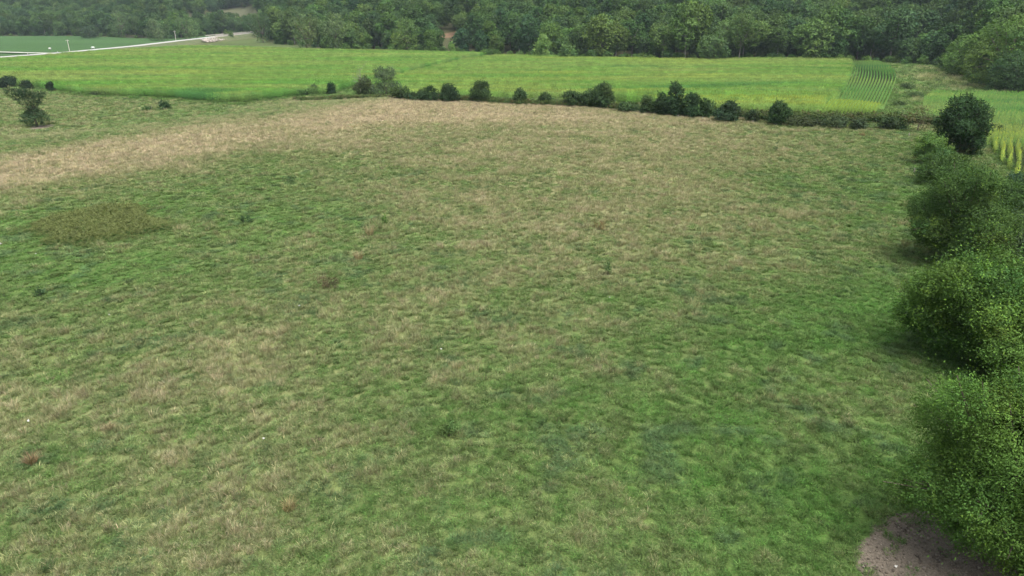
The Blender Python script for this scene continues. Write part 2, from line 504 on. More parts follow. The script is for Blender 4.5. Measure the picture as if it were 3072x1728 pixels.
# ------------------------------------------------------------------ scattering by geometry nodes
def scatter(name, protos, pts, rot, scl, col, ind, label, cat=None):
    col_ = bpy.data.collections.new(name + '_source')            # source meshes live outside the scene
    for i, me in enumerate(protos):
        col_.objects.link(bpy.data.objects.new('%s_source_%02d' % (name, i), me))
    me = bpy.data.meshes.new(name)
    me.vertices.add(len(pts))
    me.vertices.foreach_set('co', np.asarray(pts, np.float32).ravel())
    def add(n, t, key, arr):
        at_ = me.attributes.new(n, t, 'POINT')
        at_.data.foreach_set(key, np.ascontiguousarray(arr).ravel())
    add('rot', 'FLOAT_VECTOR', 'vector', np.asarray(rot, np.float32))
    add('scl', 'FLOAT_VECTOR', 'vector', np.asarray(scl, np.float32))
    c4 = np.ones((len(pts), 4), np.float32); c4[:, :3] = col
    add('col', 'FLOAT_COLOR', 'color', c4)
    add('ind', 'INT', 'value', np.asarray(ind, np.int32))
    ng = bpy.data.node_groups.new(name + '_scatter', 'GeometryNodeTree')
    ng.interface.new_socket('Geometry', in_out='INPUT', socket_type='NodeSocketGeometry')
    ng.interface.new_socket('Geometry', in_out='OUTPUT', socket_type='NodeSocketGeometry')
    gi, go = ng.nodes.new('NodeGroupInput'), ng.nodes.new('NodeGroupOutput')
    ci = ng.nodes.new('GeometryNodeCollectionInfo')
    ci.inputs['Collection'].default_value = col_
    ci.inputs['Separate Children'].default_value = True
    ci.inputs['Reset Children'].default_value = True
    io = ng.nodes.new('GeometryNodeInstanceOnPoints')
    io.inputs['Pick Instance'].default_value = True
    def named(n, t):
        q = ng.nodes.new('GeometryNodeInputNamedAttribute')
        q.data_type = t
        q.inputs['Name'].default_value = n
        return q.outputs[0]
    er = ng.nodes.new('FunctionNodeEulerToRotation')
    ng.links.new(named('rot', 'FLOAT_VECTOR'), er.inputs[0])
    ng.links.new(gi.outputs[0], io.inputs['Points'])
    ng.links.new(ci.outputs[0], io.inputs['Instance'])
    ng.links.new(named('ind', 'INT'), io.inputs['Instance Index'])
    ng.links.new(er.outputs[0], io.inputs['Rotation'])
    ng.links.new(named('scl', 'FLOAT_VECTOR'), io.inputs['Scale'])
    ng.links.new(io.outputs[0], go.inputs[0])
    o = obj(name, me)
    md = o.modifiers.new('scatter', 'NODES')
    md.node_group = ng
    return tag(o, label, cat, kind='stuff')

def tuft(seed, n, h, spread, width, lean, heads=0.0, jitter=.25):
    """a tuft of grass: bent blades as two quads each"""
    g = np.random.default_rng(seed)
    an, rr = g.random(n) * 2 * math.pi, spread * np.sqrt(g.random(n))
    bx, by = rr * np.cos(an), rr * np.sin(an)
    da = an + g.normal(0, .7, n)
    ln = h * (0.55 + .6 * g.random(n))
    le = lean * (0.3 + g.random(n)) * ln
    dx, dy = np.cos(da), np.sin(da)
    px_, py_ = -dy, dx
    fa = g.random(n) * 2 * math.pi
    px_, py_ = np.cos(fa), np.sin(fa)
    w = width * (.6 + .8 * g.random(n))
    V = np.zeros((n, 6, 3))
    for k, (t, ww, ll) in enumerate(((0, .8, 0), (.6, 1., .35), (1., .25, 1.))):
        cx, cy, cz = bx + dx * le * ll, by + dy * le * ll, ln * t - 0.25 * le * ll * (t == 1.)
        V[:, 2 * k] = np.stack([cx - px_ * w * ww / 2, cy - py_ * w * ww / 2, cz], -1)
        V[:, 2 * k + 1] = np.stack([cx + px_ * w * ww / 2, cy + py_ * w * ww / 2, cz], -1)
    b = np.arange(n)[:, None] * 6
    F = np.concatenate([b + np.array([0, 1, 3, 2]), b + np.array([2, 3, 5, 4])])
    dead = (g.random((n, 1, 1)) < .3)                       # a third of the blades have dried out
    cv = (1 + jitter * g.normal(0, 1, (n, 1, 1))) * np.where(dead, np.array([1.30, 1.15, 1.14]), np.array([.92, .97, .92]))
    col = np.clip(np.repeat(np.broadcast_to(cv, (n, 1, 3)), 6, 1), .35, 2.0)
    return mesh_quads('tuft', V.reshape(-1, 3), F, [M_GRASS], col.reshape(-1, 3))

TUFTS = [tuft(1, 44, .26, .20, .022, .9), tuft(2, 44, .30, .22, .022, 1.0), tuft(3, 40, .22, .24, .026, 1.2), tuft(4, 46, .34, .18, .020, .8),
         tuft(5, 46, .46, .20, .014, .55), tuft(6, 42, .52, .17, .013, .5), tuft(7, 38, .42, .24, .015, .8), tuft(8, 30, .14, .30, .05, 1.5)]

def polar_points(r0, r1, dens, th0=-.84, th1=.84):
    """random ground points between two radii, dens per square metre"""
    n = int(dens * (th1 - th0) / 2 * (r1 * r1 - r0 * r0))
    r = np.sqrt(r0 * r0 + RNG.random(n) * (r1 * r1 - r0 * r0))
    t = th0 + (th1 - th0) * RNG.random(n)
    return r * np.sin(t), r * np.cos(t)

PX, PY, PS = [], [], []
for r0, r1, dn, sc in [(13, 24, 34, .63), (24, 36, 27, .69), (36, 52, 20, .76), (52, 75, 12.5, .9), (75, 110, 9, 1.0), (110, 160, 5.5, 1.2), (160, 235, 2.0, 1.8), (235, 420, .55, 3.2)]:
    x, y = polar_points(r0, r1, dn, *((-1.1, 1.15) if r1 <= 52 else (-.84, .84)))
    PX.append(x); PY.append(y); PS.append(np.full(len(x), sc))
PX, PY, PS = map(np.concatenate, (PX, PY, PS))
keep = (forest_e(PX, PY) < -2) & ~(any_corn(PX, PY) & any_corn(PX, PY - 3) & any_corn(PX - 1.5, PY) & any_corn(PX + 1.5, PY))
da_ = np.maximum(dirt_amount(PX, PY) * .9, sstep(-.7, 1.1, poly_sd(PX, PY, DIRT) + .9 * fbm(PX * 1.4, PY * 1.4, 3)))
keep &= RNG.random(len(PX)) > np.clip(da_, 0, .985)
PX, PY, PS = PX[keep], PY[keep], PS[keep]
n = len(PX)
inside = in_poly(PX, PY, zpoly([(-600, 262), (0, 268), (300, 296), (530, 308), (720, 318), (870, 296), (1000, 290), (1330, 330), (-600, 420)])) | (PY < fence_y(PX))
HEDGE_X = lambda y: np.interp(y, [0, 20, 40, 70, 100, 130], [15, 18, 26, 46, 64, 84])
east = PX > HEDGE_X(PY) + 6
inside &= ~east
n08 = fbm(PX * 1.0, PY * 1.0, 3)
n3 = fbm(PX * .28 + 40, PY * .28, 3)
n12 = fbm(PX * .07 - 11, PY * .07, 2)
rr_ = np.hypot(PX, PY)
v = dryness(PX, PY) + .42 * n08 + .31 * n3 + .16 * n12 + .18 * RNG.normal(0, 1, n)
v = np.where(inside, v, .08 + .35 * n3 + .25 * n12 + .15 * RNG.normal(0, 1, n))
MEADOW = zpoly([(2740, 200), (2900, 214), (2960, 262), (2900, 272), (2830, 262), (2755, 240)])
v = np.where(in_poly(PX, PY, MEADOW), v + .24, v)
gcol_t = ramp(np.clip(v, -.5, 1.3))
gcol_t *= np.where(inside, 1, 1.22)[:, None]
blue = sstep(.15, .6, fbm(PX * .6 + 90, PY * .6 + 31, 2))[:, None] * (v < .35)[:, None]
gcol_t = gcol_t * (1 - .55 * blue) + np.array([.060, .105, .058]) * .55 * blue
gcol_t *= (1 + .24 * RNG.normal(0, 1, (n, 1))).clip(.5, 1.9) * (1 + .15 * fbm(PX * 1.1 + 7, PY * 1.1 - 60, 3))[:, None]
tall = v > .52
ind = np.where(tall, RNG.integers(4, 7, n), RNG.integers(0, 4, n))
ind = np.where((~tall) & (RNG.random(n) < .12), 7, ind)
hmul = (.62 + .42 * RNG.random(n)) * (1 + .35 * np.clip(n08, -.6, .8)) * np.where(inside, 1, 1.7)
low = np.where(inside, 1 - .45 * sstep(.25, -.2, v) * sstep(30, 60, rr_) * (PX < 0), 1)
scl = np.stack([PS, PS, np.where(PS < 1, PS, 1 + (PS - 1) * .35) * hmul * low], -1)
rot = np.stack([RNG.normal(0, .12, n), RNG.normal(0, .12, n), RNG.random(n) * 6.28], -1)
scatter('pasture_grass', TUFTS, np.stack([PX, PY, height(PX, PY) - .02], -1), rot, scl, gcol_t, ind, 'grazed pasture grass, patches of green and dry tan tufts over the whole field', 'grass')

# ------------------------------------------------------------------ maize
def corn_seg(seed, length, plants, h):
    g = np.random.default_rng(seed)
    V, F, Cc = [], [], []
    def blade(pts, ws, side, c):
        b = len(V)
        for q, w in zip(pts, ws):
            V.append(q - side * w / 2); V.append(q + side * w / 2); Cc.append(c); Cc.append(c)
        for i in range(len(pts) - 1):
            F.append((b + 2 * i, b + 2 * i + 1, b + 2 * i + 3, b + 2 * i + 2))
    for k in range(plants):
        base = np.array([(k + .5 + g.normal(0, .2)) / plants * length - length / 2, g.normal(0, .05), 0])
        hh = h * (.92 + .16 * g.random())
        for j in range(7):
            z = hh * (.12 + .78 * j / 6)
            az = g.random() * 6.28
            d = np.array([math.cos(az), math.sin(az), 0])
            s = np.array([-d[1], d[0], 0])
            L = .62 * (1 - .25 * abs(j - 3) / 3) * (.8 + .4 * g.random())
            c = np.array([.9, 1., .9]) * (.8 + .4 * g.random())
            blade([base + [0, 0, z], base + d * L * .5 + [0, 0, z + .28 * L], base + d * L + [0, 0, z - .1 * L]], (.07, .10, .02), s, c)
        tc_ = np.array([1.55, 1.33, 1.25]) * (.8 + .4 * g.random())
        for j in range(3):
            az = g.random() * 6.28
            d = np.array([math.cos(az), math.sin(az), 0]) * .13
            blade([base + [0, 0, hh * .92], base + d * .4 + [0, 0, hh + .1], base + d + [0, 0, hh + .2]], (.03, .05, .02), np.array([d[1], -d[0], 0]) / .13, tc_)
    return mesh_quads('maize_row', np.array(V), np.array(F), [M_CORN], np.array(Cc))
CORN = [corn_seg(i, 1.7, 9, 2.25) for i in range(5)]
CORN_SMALL = [corn_seg(20 + i, 1.0, 6, 1.75) for i in range(4)]

def corn_color(x, y, yl):
    """tone runs in long streaks along the planter passes"""
    g = np.array([.098, .225, .045]); yel = np.array([.228, .290, .050]); dk = np.array([.062, .165, .046]); tan = np.array([.168, .236, .074])
    s1 = fbm(x * .014, y * .13 + .8 * fbm(x * .02, y * .02, 2), 3)
    s2 = fbm(x * .03 + 40, y * .30, 2)
    s3 = fbm(x * .02 - 70, y * .05, 3)
    t = np.clip(.5 + 1.1 * s1 + .9 * s2, 0, 1)[:, None]
    c = g * (1 - t) + tan * t
    w = np.clip(yl + .85 * s3 + .4 * s1, 0, 1)[:, None]
    c = c * (1 - w) + yel * w
    pw = np.sin((y + 5 * fbm(x * .01, y * .01, 2) + .02 * x) * 2 * np.pi / 10.5)     # planter passes: pale outer rows
    c = c * (1 + .20 * pw * (.5 + fbm(x * .015, y * .05, 2)))[:, None]
    k = np.clip(sstep(.38, .75, -s3 - .35 * s1), 0, 1)[:, None]
    return c * (1 - k) + dk * k

def field(name, poly, direction, spacing, seg, protos, label, yl_fn, hfn, bbox_pad=0):
    P = np.array(poly)[:, :2]
    ca, sa = math.cos(direction), math.sin(direction)
    U, Vv = P[:, 0] * ca + P[:, 1] * sa, -P[:, 0] * sa + P[:, 1] * ca
    us, vs = np.arange(U.min(), U.max(), seg), np.arange(Vv.min(), Vv.max(), spacing)
    u, v_ = np.meshgrid(us, vs)
    u = u.ravel() + RNG.random(u.size) * seg * .4
    v_ = v_.ravel() + RNG.normal(0, .04, v_.size)
    x, y = u * ca - v_ * sa, u * sa + v_ * ca
    k = in_poly(x, y, poly) & (np.abs(np.arctan2(x, y)) < .80)
    x, y = x[k], y[k]
    n = len(x)
    hh = hfn(x, y) * (.92 + .16 * RNG.random(n))
    col = corn_color(x, y, yl_fn(x, y)) * (1 + .22 * RNG.normal(0, 1, (n, 1))).clip(.5, 1.6)
    rot = np.stack([np.zeros(n), np.zeros(n), direction + np.pi * RNG.integers(0, 2, n)], -1)
    scatter(name, protos, np.stack([x, y, height(x, y) - .02], -1), rot, np.stack([np.ones(n), np.ones(n), hh], -1), col, RNG.integers(0, len(protos), n), label, 'maize')

def wave(x, y):
    w = np.sin((y + 5 * fbm(x * .01, y * .01, 2) + .02 * x) * 2 * np.pi / 10.5)
    return 1 + .13 * fbm(x * .012 + 9, y * .085, 2) + .07 * fbm(x * .03, y * .35, 2) + .12 * w * (.6 + fbm(x * .02, y * .03, 2))
rL = lambda x, y: .42 * sstep(235, 178, y) - .36
rR = lambda x, y: .22 * sstep(260, 165, y) - .26
field('maize_crop', CORN_L, math.radians(2), .9, 1.7, CORN, 'tasselled green maize filling the wide field left of the grassy ditch', rL, wave)
field('maize_crop', CORN_R, math.radians(-2), .9, 1.7, CORN, 'tasselled green maize filling the field behind the bushy fence line', rR, wave)

# block of maize whose rows run away from the camera
n_rows = 15
tt = np.linspace(0, 1, 400)
def along(poly, t):
    s = np.concatenate([[0], np.cumsum(np.linalg.norm(np.diff(poly[:, :2], axis=0), axis=1))])
    return np.stack([np.interp(t * s[-1], s, poly[:, k]) for k in range(2)], -1)
A_, B_ = along(STRIP_A, tt), along(STRIP_B, tt)
for arr in (A_, B_):
    for k in range(2):
        arr[:, k] = np.convolve(np.pad(arr[:, k], 30, mode='edge'), np.ones(61) / 61, mode='valid')
sx, sy, sr = [], [], []
for k in range(n_rows):
    q = A_ + (B_ - A_) * (k + .5) / n_rows
    s = np.concatenate([[0], np.cumsum(np.linalg.norm(np.diff(q, axis=0), axis=1))])
    m = np.arange(.5, s[-1], .8)
    x, y = np.interp(m, s, q[:, 0]), np.interp(m, s, q[:, 1])
    sx.append(x); sy.append(y); sr.append(np.arctan2(np.gradient(y), np.gradient(x)))
sx, sy, sr = map(np.concatenate, (sx, sy, sr))
n = len(sx)
scol = corn_color(sx, sy, .25 + .5 * sstep(165, 150, sy)) * (1 + .15 * RNG.normal(0, 1, (n, 1))) * np.array([.80, .92, 1.0])
scatter('maize_crop', CORN_SMALL, np.stack([sx, sy, height(sx, sy)], -1), np.stack([0 * sr, 0 * sr, sr], -1), np.stack([np.ones(n), np.full(n, .42), .8 + .1 * RNG.random(n)], -1),
        scol, RNG.integers(0, 4, n), 'narrow block of maize with pale rows running away towards the wood', 'maize')
# field right of the tree line
qx0, qy0 = np.min(np.array(CORN_Q)[:, :2], 0)
qx1, qy1 = np.max(np.array(CORN_Q)[:, :2], 0)
qa, qb = at_z(2955, 450, -3.2), at_z(3072, 612, -3.2)
qd = (qa - qb)[:2] / np.linalg.norm((qa - qb)[:2])                   # along the rows
qn = np.array([qd[1], -qd[0]])
u, v_ = np.meshgrid(np.arange(-120, 220, .8), np.arange(-150, 150, .9))
u, v_ = u.ravel() + RNG.random(u.size) * .3, v_.ravel() + RNG.normal(0, .10, u.size)
bend = 2.6 * np.sin(u * .055) + .0009 * u * u
qx, qy = qb[0] + u * qd[0] + (v_ + bend) * qn[0], qb[1] + u * qd[1] + (v_ + bend) * qn[1]
k = in_poly(qx, qy, CORN_Q) & (np.abs(np.arctan2(qx, qy)) < .74) & (qx < 190)
qx, qy, u = qx[k], qy[k], u[k]
n = len(qx)
qs = 2.6 * .055 * np.cos(u * .055) + .0018 * u
qr = np.arctan2(qd[1] + qs * qn[1], qd[0] + qs * qn[0])
qyl = .75 * sstep(.35, .75, .5 + fbm(qx * .05, qy * .05, 2)) * sstep(150, 105, qy) - .05 + .45 * sstep(122, 98, qy)
scatter('maize_crop', CORN_SMALL, np.stack([qx, qy, height(qx, qy)], -1), np.stack([0 * qr, 0 * qr, qr], -1), np.stack([np.ones(n), np.full(n, .40), .50 + .35 * RNG.random(n)], -1),
        corn_color(qx, qy, qyl) * (1 + .12 * RNG.normal(0, 1, (n, 1))), RNG.integers(0, 4, n), 'maize with yellowing rows in the field right of the tree line', 'maize')

# ------------------------------------------------------------------ trees and bushes
def crown_arrays(seed, lobes, n, size, shoot=.6, up=.4, base=(.07, .13, .035), var=.16, tip=.25, lw=.5, k=8, skip=.85, inner=.12, spread=1.0, wand=0.0, nrand=.20, pb=.16):
    g = np.random.default_rng(seed)
    Lb = np.asarray(lobes, float)
    area = (Lb[:, 3] * Lb[:, 4] + Lb[:, 3] * Lb[:, 5] + Lb[:, 4] * Lb[:, 5])
    ns = max(4, n // k)
    area = area * (.45 + .8 * g.random(len(Lb)))
    li = g.choice(len(Lb), ns * 2, p=area / area.sum())
    uvec = g.normal(0, 1, (ns * 2, 3))
    uvec[:, 2] += .25
    uvec /= np.linalg.norm(uvec, axis=1)[:, None]
    rad = np.where(g.random(ns * 2) < inner, .35 + .5 * g.random(ns * 2), .82 + .22 * g.random(ns * 2))
    P = Lb[li, :3] + uvec * Lb[li, 3:] * rad[:, None]
    deep = np.zeros(ns * 2, bool)
    for j in range(len(Lb)):
        q = (((P - Lb[j, :3]) / Lb[j, 3:]) ** 2).sum(1)
        deep |= (q < .62) & (li != j)
    ok = (~deep | (g.random(ns * 2) > skip)) & (P[:, 2] > .05)
    P, uvec = P[ok][:ns], uvec[ok][:ns]
    ns = len(P)
    D = uvec * .8 + np.array([0, 0, up]) + g.normal(0, .35, (ns, 3))
    D /= np.linalg.norm(D, axis=1)[:, None]
    t = (np.arange(k) + .5) / k
    pos = P[:, None] + D[:, None] * (shoot * (.5 + g.random((ns, 1, 1)) + wand * (g.random((ns, 1, 1)) < .07) * g.random((ns, 1, 1)))) * t[None, :, None] + g.normal(0, .16 * shoot * spread, (ns, k, 3))
    ld = D[:, None] * .5 + g.normal(0, .7, (ns, k, 3)) + np.array([0, 0, -.15])
    ld /= np.linalg.norm(ld, axis=2)[:, :, None]
    nr = np.array([0, 0, .5]) + uvec[:, None] * .9 + g.normal(0, nrand, (ns, k, 3))
    sd = np.cross(ld, nr)
    sd /= np.linalg.norm(sd, axis=2)[:, :, None] + 1e-6
    L = size * (.6 + .8 * g.random((ns, k, 1)))
    W = L * lw
    V = np.stack([pos, pos + ld * L * .5 + sd * W * .5, pos + ld * L, pos + ld * L * .5 - sd * W * .5], 2)
    F = np.arange(ns * k * 4).reshape(-1, 4)
    cs = np.clip(1 + var * g.normal(0, 1, (ns, 1, 1)), .55, 1.7)
    lp = np.where(g.random(len(Lb)) < .28, pb * 3, pb * .15)[li[ok][:ns]][:, None, None]      # fresh growth comes in whole bough ends
    young = (g.random((ns, 1, 1)) < lp) * (.5 + g.random((ns, 1, 1))) * 1.4 * tip * (t ** .8)[None, :, None]
    cl = (1 + .13 * g.normal(0, 1, (len(Lb), 1)) + np.array([.05, 0, -.03]) * g.normal(0, 1, (len(Lb), 1)))[li[ok][:ns]][:, None]
    c = np.array(base) * cl * cs * (1 + .06 * g.normal(0, 1, (ns, k, 1))) * (1 + young * np.array([1.25, 1.0, .3]))
    c = np.repeat(c[:, :, None], 4, 2)
    return V.reshape(-1, 3), F, c.reshape(-1, 3).clip(.005, .6)

def lobed(seed, rx, ry, z0, z1, n=14, taper=0.0, rsz=.42, flat=1.0):
    """lobes spread through an uneven ellipsoid between two heights; taper > 0 narrows the top (cedar), < 0 the bottom"""
    g = np.random.default_rng(seed)
    out = []
    H = z1 - z0
    for i in range(n):
        f = (i + .5) / n
        a = i * 2.399 + g.normal(0, .35)
        zz = z0 + H * np.clip(f + g.normal(0, .06), .04, .96)
        env = math.sqrt(max(.05, 1 - (2 * f - 1) ** 2))
        env = env * (1 - taper) + taper * (1.15 - f) if taper > 0 else env * (1 + taper) - taper * (.35 + .75 * f)
        q = (.30 + .75 * math.sqrt(g.random())) * env
        s = rsz * (.50 + .75 * g.random() ** 1.3) * (.55 + .6 * env)
        rr = s * (rx + ry) / 2
        out.append((math.cos(a) * rx * q * .85, math.sin(a) * ry * q * .85, zz, rr, rr, min(rr * .8 * flat, H * .3)))
    out = np.array(out)                                   # fit the lobes to the measured width and height
    s = 1.04 / max((np.abs(out[:, 0]) + out[:, 3]).max() / rx, (np.abs(out[:, 1]) + out[:, 4]).max() / ry)
    out[:, [0, 1, 3, 4]] *= s
    top_ = (out[:, 2] + out[:, 5]).max()
    out[:, 2] = z0 + (out[:, 2] - z0) * (z1 - z0) / (top_ - z0)
    return [tuple(q) for q in out]

def branchy(seed, rx, ry, z0, z1, nb=18, fat=1.0):
    """leaf masses strung along arching boughs, so that gaps stay open between the bough ends"""
    g = np.random.default_rng(seed)
    H, out = z1 - z0, []
    R_ = (rx + ry) / 2
    for i in range(nb):
        f = (i + .5) / nb
        a = i * 2.399 + g.normal(0, .25)
        ze = z0 + H * np.clip(.12 + .86 * f + g.normal(0, .05), .06, .98)
        env = math.sqrt(max(.03, 1 - (1.9 * f - .85) ** 2)) * (.74 + .32 * g.random())
        e = np.array([math.cos(a) * rx * env, math.sin(a) * ry * env, ze])
        s = np.array([0, 0, z0 + (ze - z0) * .45])
        for t, r in ((.42, .30), (.68, .26), (.88, .19), (1.0, .12)):
            c = s + (e - s) * t + np.array([0, 0, .10 * H * math.sin(math.pi * t)]) + g.normal(0, .05 * R_, 3)
            q = r * R_ * fat * (.75 + .5 * g.random())
            out.append((c[0], c[1], max(c[2], q * .5), q, q, q * .72))
    out = np.array(out)
    k = 1.03 / max((np.abs(out[:, 0]) + out[:, 3]).max() / rx, (np.abs(out[:, 1]) + out[:, 4]).max() / ry)
    out[:, [0, 1, 3, 4]] *= k
    tp = (out[:, 2] + out[:, 5]).max()
    out[:, 2] = z0 + (out[:, 2] - z0) * (z1 - z0) / (tp - z0)
    return [tuple(q) for q in out]

def limb_paths(seed, lobes, h_fork, r0, bend=.25, lean=(0, 0)):
    g = np.random.default_rng(seed)
    top = np.array([lean[0], lean[1], h_fork])
    paths = [(np.array([[0, 0, -.3], [top[0] * .3, top[1] * .3, h_fork * .4], top]), [r0 * 1.25, r0, r0 * .8])]
    for lb in lobes:
        e = np.array(lb[:3])
        if e[2] < h_fork * .5:
            st = top * .5
        else:
            st = top
        m = (st + e) / 2 + g.normal(0, bend, 3) + np.array([0, 0, .2])
        q = max(.22, min(.6, lb[3] * .25))
        paths.append((np.array([st, m, e, e + (e - m) * .4]), [r0 * q * 1.2, r0 * q * .8, r0 * q * .45, r0 * .08]))
    return paths

def tree(name, label, cat, loc, lobes, n, size, r0, h_fork, seed, group=None, mat=None, bark=None, sides=5, **kw):
    root = obj(name, None, None, loc)
    root.empty_display_size = .5
    tag(root, label, cat, group)
    V, F, c = crown_arrays(seed, lobes, n, size, **kw)
    obj('crown', mesh_quads('crown', V, F, [mat or M_LEAF], c), root)
    tv, tf = tubes(limb_paths(seed, lobes, h_fork, r0), sides)
    obj('trunk', mesh_quads('trunk', tv, tf, [bark or M_BARK], smooth=True), root)
    return root

# ---- the row of trees on the right, placed by foot, top row and crown width in the photograph
def measure(foot, top, width):
    p = hit(*foot)
    return p, z_for(p, top), width * depth(p) / FPX

DG, MG, LG = (.042, .085, .030), (.060, .115, .030), (.100, .185, .040)
def hedgerow_tree(label, foot, top, width, n, size, seed, lobes_n=18, z0=.06, base=MG, ry=1.0, flat=1.0, group='trees along the right edge of the pasture', **kw):
    p, h, w = measure(foot, top, width)
    lb = branchy(seed, w / 2, w / 2 * ry, h * z0, h * .97, lobes_n, flat)
    return tree('tree', label, 'tree', p, lb, n, size, max(.1, h * .022), h * .28, seed, group, base=base, **kw)

hedgerow_tree('dark rounded tree standing alone behind the paler shrubs, beside the yellow maize', (2870, 462), 282, 172, 30000, .24, 101, 20, .03, (.036, .072, .030), shoot=.4, tip=.2)
hedgerow_tree('small light green tree in front of the dark rounded tree', (2785, 492), 402, 115, 12000, .20, 102, 10, .02, (.090, .160, .044), shoot=.4, tip=.4, up=.7, wand=3)
hedgerow_tree('low mid green shrub tree left of the biggest hedgerow crown', (2820, 550), 452, 175, 18000, .17, 103, 12, .02, (.058, .108, .034), shoot=.35, k=8, wand=3)
hedgerow_tree('broad bushy tree, largest in the row, with leaning upright shoots', (2868, 790), 500, 370, 110000, .13, 104, 17, .02, (.054, .102, .030), shoot=.45, up=.7, tip=.5, k=9, wand=5, flat=1.1)
hedgerow_tree('grey green tree at the right border between two brighter trees', (3020, 800), 605, 290, 60000, .13, 105, 14, .02, (.060, .100, .052), shoot=.35, tip=.25, k=8, wand=3, flat=1.1)
hedgerow_tree('dark blue green tree at the right edge beside the yellow maize', (3005, 680), 525, 200, 28000, .16, 106, 12, .02, (.042, .082, .042), shoot=.35, tip=.2, k=8, wand=3)
hedgerow_tree('bright leaved tree with fresh upright shoots overhanging bare ground', (2905, 1085), 770, 430, 120000, .125, 107, 17, .03, (.060, .118, .029), shoot=.5, up=1.0, tip=.5, lw=.55, k=10, wand=5, flat=1.1)
hedgerow_tree('lime green leafy tree at the right border above the nearest crown', (3080, 1190), 945, 310, 60000, .115, 108, 13, .03, (.082, .152, .034), shoot=.4, up=.6, tip=.3, lw=.5, k=9, wand=4, flat=1.1)
hedgerow_tree('nearest tree, fine feathery leaves, hanging over the dirt patch', (3010, 1690), 1125, 680, 220000, .085, 109, 28, .08, (.073, .140, .031), shoot=.4, up=.1, tip=.3, lw=.45, k=9, flat=.95, wand=4)

# ---- shrubs along the fence line and elsewhere: foot, width, height in photo pixels
def shrub(name, label, cat, foot, w, h, seed, base=DG, taper=0.0, n=None, size=.26, group='bushes along the fence line', lobes_n=9, plane=None, **kw):
    p = hit(*foot) if plane is None else at_z(foot[0], foot[1], plane)
    if plane is not None:
        p[2] = float(height(p[0], p[1]))
    k = depth(p) / FPX
    W, H = 1.3 * w * k, 1.04 * h * k
    lb = lobed(seed, W / 2, W / 2 * .8, H * .04, H * .95, lobes_n + int(14 * taper), taper * .75, .5)
    n = n or int(np.clip(420 * W * H, 700, 9000))
    return tree(name, label, cat, p, lb, n, size, .03 + H * .015, H * .25, seed, group, base=base, **dict(dict(shoot=.4, tip=.25, wand=2.0), **kw))

CED = (.048, .084, .037)
SHR = [
 ('tall conical dark bush, third cedar right of the silver leaved tree', (1440, 306), 46, 58, CED, .5),
 ('rounded dark bush between the conical cedar and the smallest round bush', (1558, 311), 46, 42, CED, .15),
 ('smallest round bush standing by itself in the middle of the fence line', (1637, 313), 31, 31, CED, .1),
 ('left bush of the group of three joined bushes', (1722, 318), 50, 40, CED, .15),
 ('middle bush of the group of three joined bushes', (1766, 321), 46, 47, CED, .2),
 ('tallest, right bush of the group of three joined bushes', (1808, 325), 52, 70, CED, .4),
 ('low spreading dark bush left of the small pointed cedar', (1885, 335), 62, 25, CED, 0),
 ('small pointed cedar left of the tallest fence line tree', (1938, 340), 34, 48, CED, .6),
 ('broad dark bush at the left foot of the tallest fence line tree', (1984, 344), 52, 62, (.034, .066, .030), .2),
 ('tallest fence line tree with a thin pointed leader', (2020, 347), 56, 96, (.034, .066, .031), .85),
 ('broad bush just right of the tallest fence line tree', (2066, 351), 56, 64, (.034, .066, .030), .1),
 ('looser greener bush right of the tall tree group', (2112, 353), 48, 52, (.045, .085, .035), .1),
 ('wide thorny dark bush with a stepped outline in the fence line', (2184, 363), 72, 54, (.036, .064, .034), .1),
 ('small thin bush left of the last big round bush', (2256, 367), 32, 32, (.045, .070, .034), .1),
 ('last big round bush at the right of the fence line', (2330, 373), 66, 62, (.036, .070, .030), .1),
 ('low dull brownish green brush right of the last big round bush', (2398, 377), 62, 24, (.056, .076, .037), 0),
 ('low dark brush left of the two small rounded bushes', (2440, 379), 46, 20, (.050, .066, .034), 0),
 ('low dull bush in front of the maize row block', (2502, 382), 66, 27, (.050, .074, .037), 0),
 ('low brownish bush in front of the yellow maize corner', (2572, 386), 54, 27, (.052, .074, .037), 0),
 ('dark small bush right of the maize row block', (2655, 388), 48, 34, (.042, .070, .034), .1),
 ('tiny dark bush beside the sparse reddish tree', (2706, 390), 26, 17, (.036, .064, .030), 0),
 ('low dark bush at the left end of the fence line', (908, 288), 30, 16, CED, 0),
 ('small arching shrub with bare lower stems left of the single cedar', (943, 283), 30, 24, (.060, .085, .050), 0),
 ('single dark egg shaped cedar left of the bare tree', (995, 284), 26, 34, (.024, .050, .026), .25),
 ('brownish open bush left of the silver leaved tree', (1098, 289), 62, 58, (.058, .078, .038), 0),
 ('low bush at the right foot of the silver leaved tree', (1205, 298), 44, 34, (.046, .078, .032), 0),
 ('low brushy bush between the silver leaved tree and the dark mound', (1245, 300), 62, 21, (.042, .070, .034), 0),
 ('dark mounded bush left of the first pointed cedar', (1290, 302), 54, 38, (.036, .066, .030), .1),
 ('dark pointed bush, second right of the silver leaved tree', (1350, 304), 54, 46, (.034, .062, .030), .3),
 ('wide dark bush at the left border by the maize', (25, 264), 42, 32, (.034, .056, .036), .1),
 ('spiky dark bush, second from the left border', (83, 271), 31, 27, (.034, .058, .034), .2),
 ('narrow dark bush by the left maize edge, third from the left border', (155, 276), 20, 27, (.034, .056, .036), .1),
 ('very low dark brush at the left maize edge', (300, 287), 36, 11, (.046, .066, .038), 0),
 ('round green bush in the hollow right of the forked tree', (497, 328), 25, 22, (.038, .080, .034), .1),
 ('flat green weed mound left of the round bush in the hollow', (445, 331), 26, 8, (.050, .100, .036), 0),
]
for i, (lab, ft, w, h, cb, tp) in enumerate(SHR):
    shrub('bush', lab, 'bush', ft, w, h, 200 + i, cb, tp, lobes_n=11 if w > 40 else 8)
